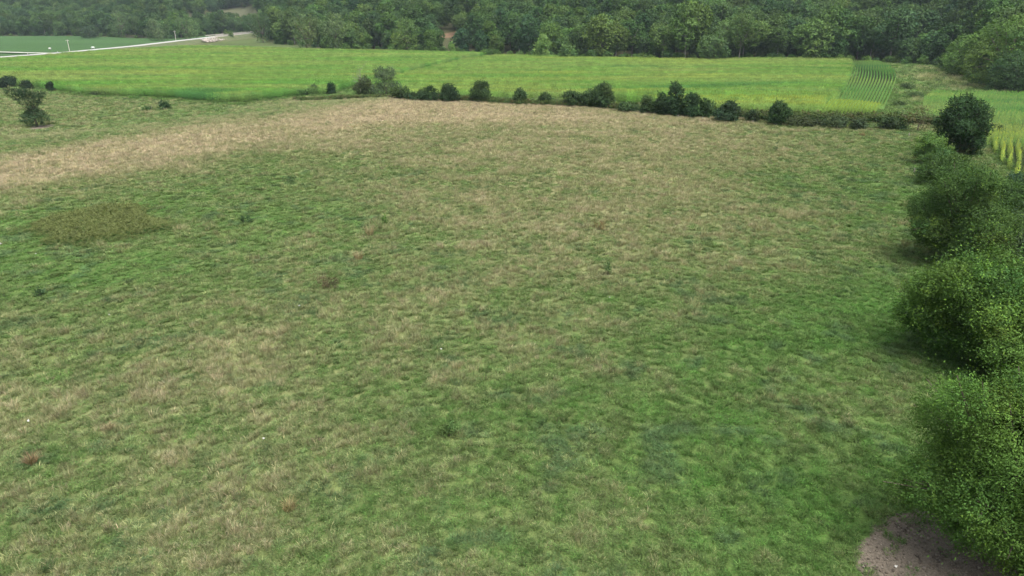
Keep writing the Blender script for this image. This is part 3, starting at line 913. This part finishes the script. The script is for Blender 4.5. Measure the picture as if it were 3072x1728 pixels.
shrub('bush', 'sparse reddish young tree left of the dark rounded tree', 'bush', (2752, 394), 62, 74, 260, (.085, .082, .040), 0, n=800, size=.22)
shrub('bush', 'pale yellowish shrub at the foot of the dark rounded tree', 'bush', (2896, 462), 50, 60, 261, (.130, .140, .065), 0, size=.2)
for i, (x, y, w, h, lab) in enumerate([(2722, 268, 46, 15, 'low grey green brush along the ditch, farthest clump'), (2740, 292, 40, 14, 'low grey green brush along the ditch, middle clump'),
                                       (2700, 318, 34, 12, 'dark low brush in the grass right of the row block'), (2690, 352, 30, 10, 'small weed clump in the grass right of the row block')]):
    shrub('bush', lab, 'bush', (x, y), w, h, 270 + i, (.080, .128, .054), 0, group='brush along the ditch')

# rank weeds under the fence
def weed_plant(seed):
    lb = [(0, 0, .45, .16, .16, .35), (.05, .04, .8, .12, .12, .2)]
    V, F, c = crown_arrays(seed, lb, 80, .15, shoot=.2, up=.8, base=(1, 1, 1), lw=.4, tip=.0, k=5)
    g2 = np.random.default_rng(seed)
    z = V[:, 2]
    c = np.where((z > .62)[:, None], np.array([1.06, 1.0, .78]), np.array([.6, .9, .55])) * (.8 + .4 * g2.random((len(V), 1)))
    return mesh_quads('weed_plant', V, F, [M_GRASS], c)
WEED_PLANTS = [weed_plant(800 + i) for i in range(4)]
fxs = FENCE[(FENCE[:, 0] > -62) & (FENCE[:, 0] < 110), 0]
m = 5200
ex = fxs.min() + (fxs.max() - fxs.min()) * RNG.random(m)
ey = np.interp(ex, FENCE[:, 0], FENCE[:, 1]) + .8 + RNG.normal(0, .9, m)
kx = RNG.random(m) < .45 + .55 * sstep(-.25, .25, fbm(ex * .08, ex * 0 + 3, 2) + .3 * sstep(30, 60, ex))
ex, ey = ex[kx], ey[kx]
n = len(ex)
ecol = np.where(RNG.random((n, 1)) < .15, np.array([.085, .078, .046]), np.array([.066, .104, .040])) * (1 + .2 * RNG.normal(0, 1, (n, 1))).clip(.5, 1.5)
scatter('fence_weeds', WEED_PLANTS, np.stack([ex, ey, height(ex, ey)], -1), np.stack([np.zeros(n), np.zeros(n), RNG.random(n) * 6.28], -1),
        np.repeat((.40 + .65 * RNG.random((n, 1))) * (1 + .5 * sstep(15, 45, ex))[:, None], 3, 1) * np.array([1.9, 1.9, 1]), ecol, RNG.integers(0, 4, n), 'rank dark weeds growing between the bushes along the fence', 'weeds')

# silver leaved tree
p, h, w = measure((1160, 293), 200, 84)
k = w / 84
lb = [(dx * k, dy * k, z * k, r * k, r * k, r * k * .95) for dx, dy, z, r in [(-16, 0, 18, 20), (18, 4, 16, 22), (0, -8, 22, 22), (2, 6, 36, 22), (-14, 0, 52, 16), (-16, 2, 70, 15), (4, -2, 60, 17), (14, 3, 66, 15), (30, 2, 30, 14), (-30, -3, 26, 12), (-20, 0, 82, 9), (14, 0, 78, 9)]]
tree('tree', 'silver leaved tree with a forked top, tallest at the corner of the maize', 'tree', p, lb, 9500, .28, .14, h * .25, 300, base=(.085, .125, .075), shoot=.55, up=.8, tip=.3, lw=.4)
# forked tree on the left
p, h, w = measure((112, 380), 270, 120)
k = depth(p) / FPX
lb = [(dx * k, dy * k, z * k, r * k, r * k * .9, r * k * .75) for dx, dy, z, r in
      [(-26, 0, 22, 19), (0, -6, 20, 22), (24, 2, 22, 19), (-10, 6, 34, 18), (10, 0, 36, 17), (-2, 0, 50, 9), (-7, 0, 60, 11), (6, 0, 58, 8), (-20, 0, 74, 15), (-34, 0, 86, 15), (-50, 0, 96, 14), (-62, 2, 101, 10),
       (14, 0, 74, 12), (24, 2, 84, 12), (34, 0, 93, 10), (-6, 3, 86, 12), (-14, 0, 97, 13), (8, 0, 96, 9), (-36, 2, 100, 10)]]
tree('tree', 'forked tree with two spreading arms above a bushy base, on bare soil', 'tree', p, lb, 12000, .22, .2, h * .3, 301, base=(.044, .074, .036), shoot=.45, up=.7, tip=.15)
# bare tree
p, h, w = measure((1083, 286), 196, 80)
g = np.random.default_rng(5)
paths = [(np.array([[0, 0, -.2], [0.05, 0, h * .4], [.1, 0, h * .7], [.15, 0, h]]), [.13, .10, .06, .02])]
for i in range(16):
    z = h * (.28 + .6 * g.random()); a = g.random() * 6.28; L = h * (.2 + .25 * g.random())
    d = np.array([math.cos(a), math.sin(a) * .6, .9]); d /= np.linalg.norm(d)
    s = np.array([.1, 0, z])
    if i < 7: s = np.array([-.3 * h * g.random(), 0, z * .9])
    paths.append((np.array([[.08, 0, z * .75], s, s + d * L * .5, s + d * L + [0, 0, L * .2]]), [.05, .045, .03, .012]))
root = tag(obj('bare_tree', None, None, p), 'leafless grey sapling with thin upright twigs left of the silver leaved tree', 'tree')
tv, tf = tubes(paths, 4)
obj('trunk', mesh_quads('bare_trunk', tv, tf, [M_PALE_BARK], smooth=True), root)

# ------------------------------------------------------------------ the wood
PROTO = []
specs = [  # height, width, z0 share, leaves, colour, taper
 (17, 14, .10, 8200, (.060, .104, .036), 0), (14, 13, .08, 7000, (.066, .114, .038), 0), (19, 14, .20, 8600, (.052, .092, .036), 0),
 (16, 16, .12, 8600, (.072, .116, .042), 0), (12, 11, .05, 5600, (.058, .100, .036), 0), (19, 12, .12, 7400, (.048, .086, .036), .15),
 (14, 14, .08, 7400, (.078, .122, .046), 0), (19, 15, .34, 7600, (.060, .100, .038), -.2), (17, 13, .36, 6400, (.066, .108, .042), -.2), (11, 12, .03, 6000, (.052, .094, .038), 0)]
for i, (h, w, z0, n, cb, tp) in enumerate(specs):
    lb = lobed(400 + i, w / 2, w / 2, h * z0, h * .97, 8 + i % 4, tp, .52)
    V, F, c = crown_arrays(420 + i, lb, n, .72, shoot=.9, up=.3, base=cb, var=.13, tip=.15, lw=.62, inner=.06)
    me = mesh_quads('wood_crown', V, F, [M_WOODLEAF], c)
    tv, tf = tubes(limb_paths(440 + i, lb, h * (.3 if i not in (7, 8) else .42), h * .018, .5), 5)
    mt = mesh_quads('wood_trunk', tv, tf, [M_PALE_BARK if i in (7, 8) else M_BARK], smooth=True)
    PROTO.append((me, mt, h, w))
BUSH = []
for i in range(4):
    lb = lobed(500 + i, 2.6, 2.3, .1, 3.6, 9, 0, .46)
    V, F, c = crown_arrays(510 + i, lb, 1500, .5, shoot=.7, base=(.070, .122, .040), tip=.3, lw=.6)
    tv, tf = tubes(limb_paths(520 + i, lb, 1., .07, .2), 4)
    BUSH.append((mesh_quads('scrub_crown', V, F, [M_WOODLEAF], c), mesh_quads('scrub_trunk', tv, tf, [M_BARK]), 3.8, 5.0))

def put(proto, name, label, cat, group, x, y, sc, rz, sq=1.0):
    z = float(height(x, y))
    root = tag(obj(name, None, None, (x, y, z), rz, (sc, sc, sc * sq)), label, cat, group)
    obj('crown', proto[0], root)
    obj('trunk', proto[1], root)
    return root

# single trees at the edge that the photograph lets one pick out: foot row, top row, crown width
def wood_tree(label, px, foot, top, width, base, seed, z0=.05, taper=0.0, n=4200, size=.62, lobes_n=18, bark=None, sq=1.0):
    p = at_z(px, foot, VZ)
    p[2] = float(height(p[0], p[1]))
    h, w = z_for(p, top), width * depth(p) / FPX
    lb = lobed(seed, w / 2, w / 2, h * z0, h * .95, lobes_n, taper, .40)
    tree('tree', label, 'tree', p, lb, int(n * 1.5), size, h * .013, h * .3, seed, 'single trees at the edge of the wood', base=tuple(np.array(base) * 1.28), shoot=1.0, lw=.6, tip=.25, bark=bark)
    return p, w / 2
FIXED = [wood_tree(*a, **k) for a, k in [
 (('light green pointed young tree standing out at the edge of the wood', 1630, 181, 101, 50, (.120, .200, .060), 600), dict(taper=.35)),
 (('full round tree with a domed crown left of the clay bank', 1222, 158, 52, 104, (.082, .135, .042), 601), {}),
 (('silvery green tall tree, right one of the pair beside the maize end', 1008, 154, 38, 78, (.092, .135, .062), 602), {}),
 (('wide dull green tree, left one of the pair beside the maize end', 920, 152, 34, 125, (.080, .118, .048), 603), {}),
 (('round dense tree in front of the pale forked trunk', 2140, 190, 88, 100, (.066, .112, .042), 604), {}),
 (('small bright sapling at the far end of the grassy ditch', 1357, 164, 128, 22, (.105, .185, .050), 605), dict(n=900, lobes_n=8, size=.5)),
 (('rounded light bush right of the light green pointed tree', 1700, 184, 136, 56, (.075, .130, .045), 606), dict(n=2200, lobes_n=10)),
 (('large light green domed tree at the right border above the meadow', 3000, 262, 36, 250, (.076, .132, .036), 607), dict(n=11000, size=.5, lobes_n=30)),
 (('mid green tree left of the large domed tree at the right border', 2880, 230, 118, 130, (.072, .128, .036), 608), dict(n=6000, size=.5, lobes_n=18)),
 (('dark low tree at the right border in front of the large domed tree', 3035, 272, 150, 150, (.040, .076, .032), 609), dict(n=7000, size=.45)),
 (('spreading tree with a pale forked trunk showing under its crown', 2216, 184, 40, 150, (.076, .126, .042), 610), dict(z0=.38, bark=M_PALE_BARK, n=10000, lobes_n=26)),
 (('broad shrubby tree hiding the left end of the bridge', 690, 118, 92, 34, (.060, .105, .036), 611), dict(n=1500, lobes_n=9, size=.6)),
 (('dense tree overhanging the right end of the bridge', 790, 128, 38, 90, (.056, .096, .042), 612), {}),
 (('grey green round tree behind the road beside the utility pole', 475, 122, 54, 72, (.078, .115, .056), 613), {}),
 (('leafy tree behind the road just left of the bridge', 560, 118, 42, 80, (.068, .115, .046), 614), {}),
 (('tall rounded tree above the soybean field left of the road', 368, 112, 28, 82, (.064, .108, .046), 615), {}),
 (('dark low spreading tree at the edge of the soybean field', 268, 115, 78, 72, (.042, .072, .040), 616), dict(lobes_n=12)),
]]

# everything else in the wood
cand = []
g = np.random.default_rng(11)
gx_, gy_ = np.meshgrid(np.arange(-900, 620, 10.4), np.arange(150, 1500, 10.4))
wx = gx_.ravel() + g.normal(0, 2.8, gx_.size)
wy = gy_.ravel() + g.normal(0, 2.2, gx_.size)
we, wth, wr = forest_e(wx, wy), np.arctan2(wx, wy), np.hypot(wx, wy)
vis = (we > 3) & (np.abs(wth) < .70) & (we < np.where(wth < -.2, 620, 330))
hfield = hill_field(wth, we)
vis &= ~hfield & (road_d(wx, wy) > 9)
for p, r in FIXED:
    vis &= np.hypot(wx - p[0], wy - p[1]) > r * .8 + 2
vis &= ~((np.abs(wth - CLAY_TH) < .016) & (we < 92))
wx, wy, we, wth, wr = wx[vis], wy[vis], we[vis], wth[vis], wr[vis]
order = np.argsort(wr * (1 + np.maximum(we - 8, 0) / 60.) + 400 * (np.abs(wth) > .655))
kind = g.integers(0, 10, len(wx))
scl_ = .70 + .55 * g.random(len(wx))
rzs = g.random(len(wx)) * 6.28
LOOK = ['broad domed tree', 'rounded tree', 'tall tree', 'wide spreading tree', 'small dense tree', 'narrow tall tree', 'flat topped tree', 'bare trunked tall tree', 'slim pale trunked tree', 'low bushy tree']
def wood_where(th):
    px = 1536 + 2230 * math.tan(th)
    where = ['above the soybean field', 'behind the road and bridge', 'right of the bridge', 'near the clay coloured bank', 'behind the light green pointed tree', 'behind the wide maize field', 'behind the round dense edge tree', 'behind the maize row block', 'beside the right hand meadow']
    return where[int(np.searchsorted([480, 800, 1180, 1480, 1800, 2080, 2420, 2720], px))]
def wood_label(k, th, e):
    w = wood_where(th)
    return '%s %s %s' % (LOOK[k], 'at the wood front' if e < 14 else 'deeper in the wood', w)
for i in order[:250]:
    put(PROTO[kind[i]], 'tree', wood_label(kind[i], wth[i], we[i]), 'tree', 'trees of the wood', wx[i], wy[i], scl_[i] * (1.12 if we[i] < 16 else 1), rzs[i], .9 + .2 * g.random())
rest = order[250:]
print('wood: trees', len(order))
n = len(rest)
scatter('woodland', [q[0] for q in PROTO], np.stack([wx[rest], wy[rest], height(wx[rest], wy[rest])], -1), np.stack([np.zeros(n), np.zeros(n), rzs[rest]], -1),
        np.repeat(scl_[rest][:, None], 3, 1), np.ones((n, 3)), kind[rest], 'dense hazy woodland covering the hills in the background', 'woodland')
# scrub along the edge of the wood
sth = np.arange(-.655, .66, .0125)
sth = sth + g.normal(0, .003, len(sth))
for th in sth:
    r = float(np.interp(th, E_TH, E_R)) + g.normal(1.5, 1.5)
    x, y = r * math.sin(th), r * math.cos(th)
    if road_d(np.array([x]), np.array([y]))[0] < 12:
        continue
    put(BUSH[g.integers(0, 4)], 'bush', 'low leafy scrub bush at the wood foot ' + wood_where(th), 'bush', 'scrub at the foot of the wood', x, y, .6 + .6 * g.random(), g.random() * 6.28, .9)

# ------------------------------------------------------------------ road, bridge, poles
def ribbon(name, line, half, zs, mat, kind='structure'):
    V, F = [], []
    for i in range(len(line)):
        d = line[min(i + 1, len(line) - 1), :2] - line[max(i - 1, 0), :2]
        d = d / np.linalg.norm(d)
        nrm = np.array([-d[1], d[0]])
        for hw, dz in zip(half, zs):
            q = line[i, :2] + nrm * hw
            V.append((q[0], q[1], line[i, 2] + dz if dz is not None else float(height(q[0], q[1])) - .05))
    m = len(half)
    for i in range(len(line) - 1):
        for j in range(m - 1):
            F.append((i * m + j, i * m + j + 1, (i + 1) * m + j + 1, (i + 1) * m + j))
    return tag(obj(name, mesh_quads(name, np.array(V), np.array(F), [mat])), kind=kind)
def densify(L, n=12):
    out = []
    for i in range(len(L) - 1):
        for k in range(n):
            out.append(L[i] + (L[i + 1] - L[i]) * k / n)
    return np.array(out + [L[-1]])
M_VERGE = mat_plain('verge_grass', (.095, .100, .045), (.055, .080, .030), .25, bump=.6)
RD = densify(ROAD)
ribbon('road_embankment', RD, [-11, -4.6, 4.6, 11], [None, -.06, -.06, None], M_VERGE)
ribbon('road', RD, [-3.5, 3.5], [0, 0], M_ROAD)
LANE = np.array([at_z(*q) for q in [(-420, 152.5, -3.4), (-150, 153.5, -3.4), (0, 155.5, -3.35), (90, 158, -3.2), (165, 159.5, -2.84)]])
ribbon('side_road', densify(LANE), [-2.6, 2.6], [0.004, 0.004], M_GRAVEL)

b0, b1 = at_z(640, 110.5, -1.0), at_z(765, 97.5, -0.6)
bc, bd = (b0 + b1) / 2, (b1 - b0)
bl, brz = np.linalg.norm(bd[:2]), math.atan2(bd[1], bd[0])
br = tag(obj('bridge', None, None, (bc[0], bc[1], bc[2]), brz), 'concrete road bridge with low railings half hidden by trees', 'bridge')
def bpart(nm, bx, mat):
    v_, f_ = boxes(bx)
    return obj(nm, mesh_quads('bridge_' + nm, v_, f_, [mat]), br)
L2 = bl / 2
bpart('deck', [((0, 0, -.25), (L2, 4.2, .3), 0)], M_CONC)
for s in (-1, 1):
    rl = bpart('railing', [((0, s * 4.05, 1.15), (L2 + 6, .10, .14), 0), ((0, s * 4.05, .72), (L2 + 6, .09, .12), 0)], M_CONC)
    for q in np.arange(-L2 - 5, L2 + 5.1, 2.6):
        v_, f_ = boxes([((q, s * 4.05, .6), (.12, .14, .58), 0)])
        obj('post', mesh_quads('bridge_post', v_, f_, [M_CONC]), rl)
for q in (-3, -1, 1, 3):
    bpart('beam', [((0, q, -1.0), (L2, .3, .45), 0)], M_STEEL)
for q in (-L2 * .35, L2 * .35):
    bpart('pier', [((q, 0, -2.9), (.4, 3.6, 1.5), 0)], M_CONC)
# stone facing beside the bridge
g = np.random.default_rng(21)
V, F = [], []
for i in range(240):
    t, s_ = g.random(), g.random()
    q = at_z(585 + 75 * t, 119 - 9 * t, -1.5)
    nrm = np.array([bd[1], -bd[0]]) / bl
    c = np.array([q[0] + nrm[0] * (3 + 6 * s_), q[1] + nrm[1] * (3 + 6 * s_), -1.2 - 2.2 * s_])
    v_, f_ = boxes([(c, (.3 + .35 * g.random(), .3 + .3 * g.random(), .25 + .2 * g.random()), g.random() * 3)])
    v_ += g.normal(0, .08, v_.shape)
    F.append(f_ + len(V) * 8); V.append(v_)
tag(obj('riprap', mesh_quads('riprap', np.concatenate(V), np.concatenate(F), [M_RIPRAP])), 'pile of pale broken stone on the bank below the road by the bridge', 'stones', kind='stuff')

def utility_pole(label, px, foot, top, z):
    p = at_z(px, foot, z)
    p[2] = float(height(p[0], p[1])) if z is None else z
    h = z_for(p, top)
    r = tag(obj('utility_pole', None, None, p), label, 'pole', 'utility poles along the road')
    tv, tf = tubes([(np.array([[0, 0, -.3], [0, 0, h * .5], [0, 0, h]]), [.2, .18, .14])], 8)
    obj('shaft', mesh_quads('pole_shaft', tv, tf, [M_POLE], smooth=True), r)
    v_, f_ = boxes([((0, -.16, h - .5), (1.1, .06, .07), 0)])
    ar = obj('crossarm', mesh_quads('pole_crossarm', v_, f_, [M_POLE]), r)
    for s in (-.95, 0.3, .95):
        tv, tf = tubes([(np.array([[s, -.16, h - .43], [s, -.16, h - .33], [s, -.16, h - .22]]), [.04, .06, .03])], 6)
        obj('insulator', mesh_quads('pole_insulator', tv, tf, [M_WHITE]), ar)
utility_pole('pale utility pole standing alone against the soybean field', 209, 153, 119, -3.4)
utility_pole('utility pole by the road in front of a grey green tree', 528, 121, 92, -3.0)
utility_pole('utility pole rising out of the trees right of the bridge', 851, 118, 30, -3.5)

def bale(label, px, py, w, h):
    p = at_z(px, py, VZ + .05)
    p[2] = float(height(p[0], p[1]))
    k = depth(p) / FPX
    W, R = w * k / 2, h * k / 2
    ang = np.linspace(0, 2 * math.pi, 17)[:-1]
    prof = [(-1, .0), (-1, .82), (-.9, .97), (0, 1.), (.9, .97), (1, .82), (1, .0)]
    V = np.array([(W * q, R * s * math.cos(t), R + R * s * math.sin(t)) for q, s in prof for t in ang])
    F = [(i * 16 + j, i * 16 + (j + 1) % 16, (i + 1) * 16 + (j + 1) % 16, (i + 1) * 16 + j) for i in range(len(prof) - 1) for j in range(16)]
    tag(obj('wrapped_bale', mesh_quads('wrapped_bale', V, np.array(F), [M_BALE if w > 6 else M_WHITE], smooth=True), None, p), label, 'bale')
bale('small white rounded bale near the junction of the two roads', 150, 149, 6, 6)
bale('larger pale grey rounded bale in the field just beyond the road', 279, 146, 9, 6)
for lab, px, py, z in [('short white marker post on the road verge near the left border', 84, 166, -3.0), ('short white marker post on the road verge below the utility pole', 174, 160.5, -2.9),
                       ('white marker post at the end of the bridge', 726, 99, -.4)]:
    p = at_z(px, py, z)
    v_, f_ = boxes([((0, 0, .55), (.09, .05, .55), 0), ((0, -.06, .95), (.16, .02, .14), 0)])
    tag(obj('marker_post', mesh_quads('marker_post', v_, f_, [M_WHITE]), None, p), lab, 'post')

# ------------------------------------------------------------------ fence posts
def post(label, px, py, hpx, lean=0.0):
    p = hit(px, py)
    h = hpx * depth(p) / FPX
    tv, tf = tubes([(np.array([[0, 0, -.2], [lean * .5, 0, h * .5], [lean, 0, h * .97], [lean, 0, h]]), [.075, .07, .065, .04])], 7)
    tag(obj('fence_post', mesh_quads('fence_post', tv, tf, [M_POST], smooth=True), None, p), label, 'fence post', 'fence posts')
for a in [('thin dark post standing out in the grass in front of the fence line', 1961, 361, 11), ('pale post at the foot of the small pointed cedar', 1918, 341, 9),
          ('pale post under the tallest fence line tree', 2034, 354, 9), ('pale post between the tall tree group and the stepped bush', 2107, 359, 8),
          ('pale post left of the last big round bush', 2258, 370, 9), ('thin post in the hollow beside the flat weed mound', 455, 330, 12, .1),
          ('post beside the sparse reddish young tree', 2726, 409, 10), ('thin post at the edge of the broadest hedgerow tree', 2742, 519, 15)]:
    post(*a)

# ------------------------------------------------------------------ weeds and scraps in the pasture
def weed(label, px, py, w, h, base, seed, n=500, size=.14, up=.9, width=.3, name='weed_clump'):
    p = hit(px, py)
    k = depth(p) / FPX
    W, H = w * k, h * k
    lb = lobed(seed, W / 2, W / 2, H * .05, H * .85, 6, 0, .5)
    r = tag(obj(name, None, None, p), label, 'weed', 'weed clumps in the pasture')
    V, F, c = crown_arrays(seed, lb, n, size, shoot=H * .3, up=up, base=base, lw=width, tip=.2, k=6)
    obj('leaves', mesh_quads('weed_leaves', V, F, [M_LEAF], c), r)
    tv, tf = tubes([(np.array([[0, 0, -.05], [q[0] * .5, q[1] * .5, q[2] * .6], q[:3]]), [.02, .015, .008]) for q in lb], 4)
    obj('stem', mesh_quads('weed_stem', tv, tf, [M_BARK]), r)
TANW, BRW, GRW, DGW = (.25, .21, .13), (.20, .13, .075), (.062, .130, .030), (.045, .085, .040)
for i, a in enumerate([
 ('pair of dark green thistles right of the brown weed patch, right one', 752, 668, 24, 24, DGW), ('pair of dark green thistles right of the brown weed patch, left one', 730, 668, 14, 22, DGW),
 ('bright green round weed on the tan ridge', 980, 379, 28, 16, GRW), ('brown bushy weed standing alone right of the middle', 1798, 690, 38, 28, (.16, .12, .06)),
 ('dark dead brown weed near the middle of the pasture', 985, 862, 66, 32, (.10, .085, .052)), ('dark bluish thistle near the left border', 120, 888, 36, 26, DGW),
 ('thin leafy green weed left of the tan tussock', 1155, 672, 16, 26, GRW), ('tall thin green weed right of the middle', 1824, 826, 14, 38, (.055, .100, .036)),
 ('airy green weed bush in the foreground', 1345, 1308, 46, 52, (.085, .145, .048)), ('low green weed on the pale slope at the left', 128, 466, 24, 10, (.075, .120, .040)),
 ('low brown weed behind the forked tree on the slope', 228, 364, 22, 12, (.17, .15, .07)), ('dark weed tuft on the crest below the smallest round bush', 1604, 346, 12, 12, (.10, .10, .055)),
 ('small dark weed low on the pale slope, right side', 2326, 450, 18, 12, (.06, .10, .045)), ('brown weed near the end of the fence line', 2586, 408, 18, 10, (.17, .12, .07)),
 ('dark green weed clump on the green slope above the thistles', 868, 545, 40, 16, DGW)]):
    weed(*a, 700 + i, n=int(160 + a[3] * a[4] * .25))
for i, a in enumerate([('tall tan tussock of dry grass in the green hollow, upper one', 1110, 706, 42, 40, TANW), ('tall tan tussock of dry grass in the green hollow, lower one', 1075, 778, 50, 34, TANW),
                       ('reddish tan tussock near the left border in the foreground', 97, 1392, 52, 48, (.23, .17, .105)), ('golden tan tussock in the left foreground', 870, 1530, 66, 46, (.22, .19, .10)),
                       ('pale tan tussock between the reddish tussock and the golden one', 330, 1290, 44, 30, TANW)]):
    lab, px, py, w, h, base = a
    p = hit(px, py)
    k = depth(p) / FPX
    me = tuft(740 + i, 150, h * k * .8, w * k * .22, .016, .75)
    c = np.zeros(len(me.vertices) * 4, np.float32)
    me.attributes['lc'].data.foreach_get('color', c)
    c = c.reshape(-1, 4); c[:, :3] *= np.array(base)
    me.attributes['lc'].data.foreach_set('color', c.ravel())
    me.materials[0] = M_LEAF
    tag(obj('grass_tussock', me, None, p), lab, 'grass tussock', 'dry grass tussocks')

g = np.random.default_rng(31)
def scrap(label, px, py, s):
    p = hit(px, py)
    k = .7 * s * depth(p) / FPX
    V, F = [], []
    for q in range(3):                                  # a few crumpled folds
        m = 3
        a0 = g.random() * 6.28
        b = len(V)
        for i in range(m):
            for j in range(m):
                u_, w_ = (i - 1) * k * .4, (j - 1) * k * .28
                V.append((u_ * math.cos(a0) - w_ * math.sin(a0) + g.normal(0, .1) * k, u_ * math.sin(a0) + w_ * math.cos(a0), .22 + .12 * q * k + abs(g.normal(0, .3)) * k))
        for i in range(m - 1):
            for j in range(m - 1):
                F.append((b + i * m + j, b + i * m + j + 1, b + (i + 1) * m + j + 1, b + (i + 1) * m + j))
    tag(obj('white_scrap', mesh_quads('white_scrap', np.array(V), np.array(F), [M_WHITE]), None, p), label, 'scrap', 'white scraps in the grass')
for a in [('small bright white scrap in the grass near the left border, foreground', 89, 1276, 10), ('small bright white scrap in the left foreground below the middle', 793, 1329, 10),
          ('tiny white scrap in the green grass left of the dead brown weed', 899, 928, 9), ('tiny white scrap under the middle of the picture', 1324, 1058, 7),
          ('tiny white scrap in the right half of the pasture', 1828, 902, 6), ('tiny white scrap just under the brown weed patch', 110, 770, 6),
          ('tiny white scrap at the left border beside the brown weed patch', 5, 741, 10), ('tiny white scrap in the left half below the weed patch', 330, 955, 7),
          ('pale crumpled scrap lying on the bare dirt at the bottom edge', 2683, 1716, 10)]:
    scrap(*a)

# stones and litter on the bare dirt
m = 1100
D_ = np.array(DIRT)
sx_, sy_ = D_[:, 0].min() + (D_[:, 0].max() - D_[:, 0].min()) * RNG.random(m), D_[:, 1].min() + (D_[:, 1].max() - D_[:, 1].min()) * RNG.random(m)
kx = dirt_amount(sx_, sy_) > .4
sx_, sy_ = sx_[kx], sy_[kx]
n = len(sx_)
def pebble(seed):
    g2 = np.random.default_rng(seed)
    v_, f_ = boxes([((0, 0, .3), (.5, .4, .3), 0)])
    v_ = v_ + g2.normal(0, .12, v_.shape)
    return mesh_quads('pebble', v_, f_, [M_GRASS], np.ones((len(v_), 3)))
pc = np.where(RNG.random((n, 1)) < .5, np.array([.12, .10, .08]), np.array([.22, .19, .155])) * (.7 + .6 * RNG.random((n, 1)))
scatter('pebbles', [pebble(900 + i) for i in range(3)], np.stack([sx_, sy_, height(sx_, sy_)], -1), np.stack([np.zeros(n), np.zeros(n), RNG.random(n) * 6.28], -1),
        np.repeat(.03 + .07 * RNG.random((n, 1)) ** 3, 3, 1), pc, RNG.integers(0, 3, n), 'small stones and crumbs of soil on the bare dirt patch', 'stones')

# brown weed patch
PATCH = [hit(a, b)[:2] for a, b in [(62, 690), (120, 660), (180, 648), (260, 628), (340, 618), (430, 614), (462, 634), (470, 655), (525, 672), (532, 690), (470, 704), (420, 716), (330, 728), (250, 742), (170, 744), (112, 738), (120, 716), (75, 706)]]
P_ = np.array(PATCH)
m = 4600
wx_, wy_ = P_[:, 0].min() + (P_[:, 0].max() - P_[:, 0].min()) * RNG.random(m), P_[:, 1].min() + (P_[:, 1].max() - P_[:, 1].min()) * RNG.random(m)
k = (poly_sd(wx_, wy_, PATCH) + 1.3 * fbm(wx_ * .6, wy_ * .6, 3) + .5 * RNG.normal(0, 1, m)) > .1
wx_, wy_ = wx_[k], wy_[k]
n = len(wx_)
wc = np.array([.118, .150, .066]) * (1 + .15 * RNG.normal(0, 1, (n, 1))).clip(.6, 1.5)
scatter('weed_patch', WEED_PLANTS, np.stack([wx_, wy_, height(wx_, wy_)], -1), np.stack([np.zeros(n), np.zeros(n), RNG.random(n) * 6.28], -1),
        np.repeat((.32 + .40 * RNG.random((n, 1))) * (.45 + .55 * sstep(0, 1.6, poly_sd(wx_, wy_, PATCH)))[:, None], 3, 1) * np.array([1.3, 1.3, 1]), wc, RNG.integers(0, 4, n), 'dense patch of brown flowering weeds in the green grass on the left', 'weeds')

# ------------------------------------------------------------------ haze
M_HAZE, nt, out = new_mat('haze')
vol = nd(nt, 'ShaderNodeVolumePrincipled')
vol.inputs['Color'].default_value = (.72, .85, 1.0, 1)
vol.inputs['Density'].default_value = .00008
vol.inputs['Anisotropy'].default_value = .2
nt.links.new(vol.outputs[0], out.inputs['Volume'])
v_, f_ = boxes([((0, 1520, 65), (2700, 1720, 75), 0)])
tag(obj('haze', mesh_quads('haze', v_, f_, [M_HAZE])), 'thin bluish haze in the valley air', 'haze', kind='stuff')
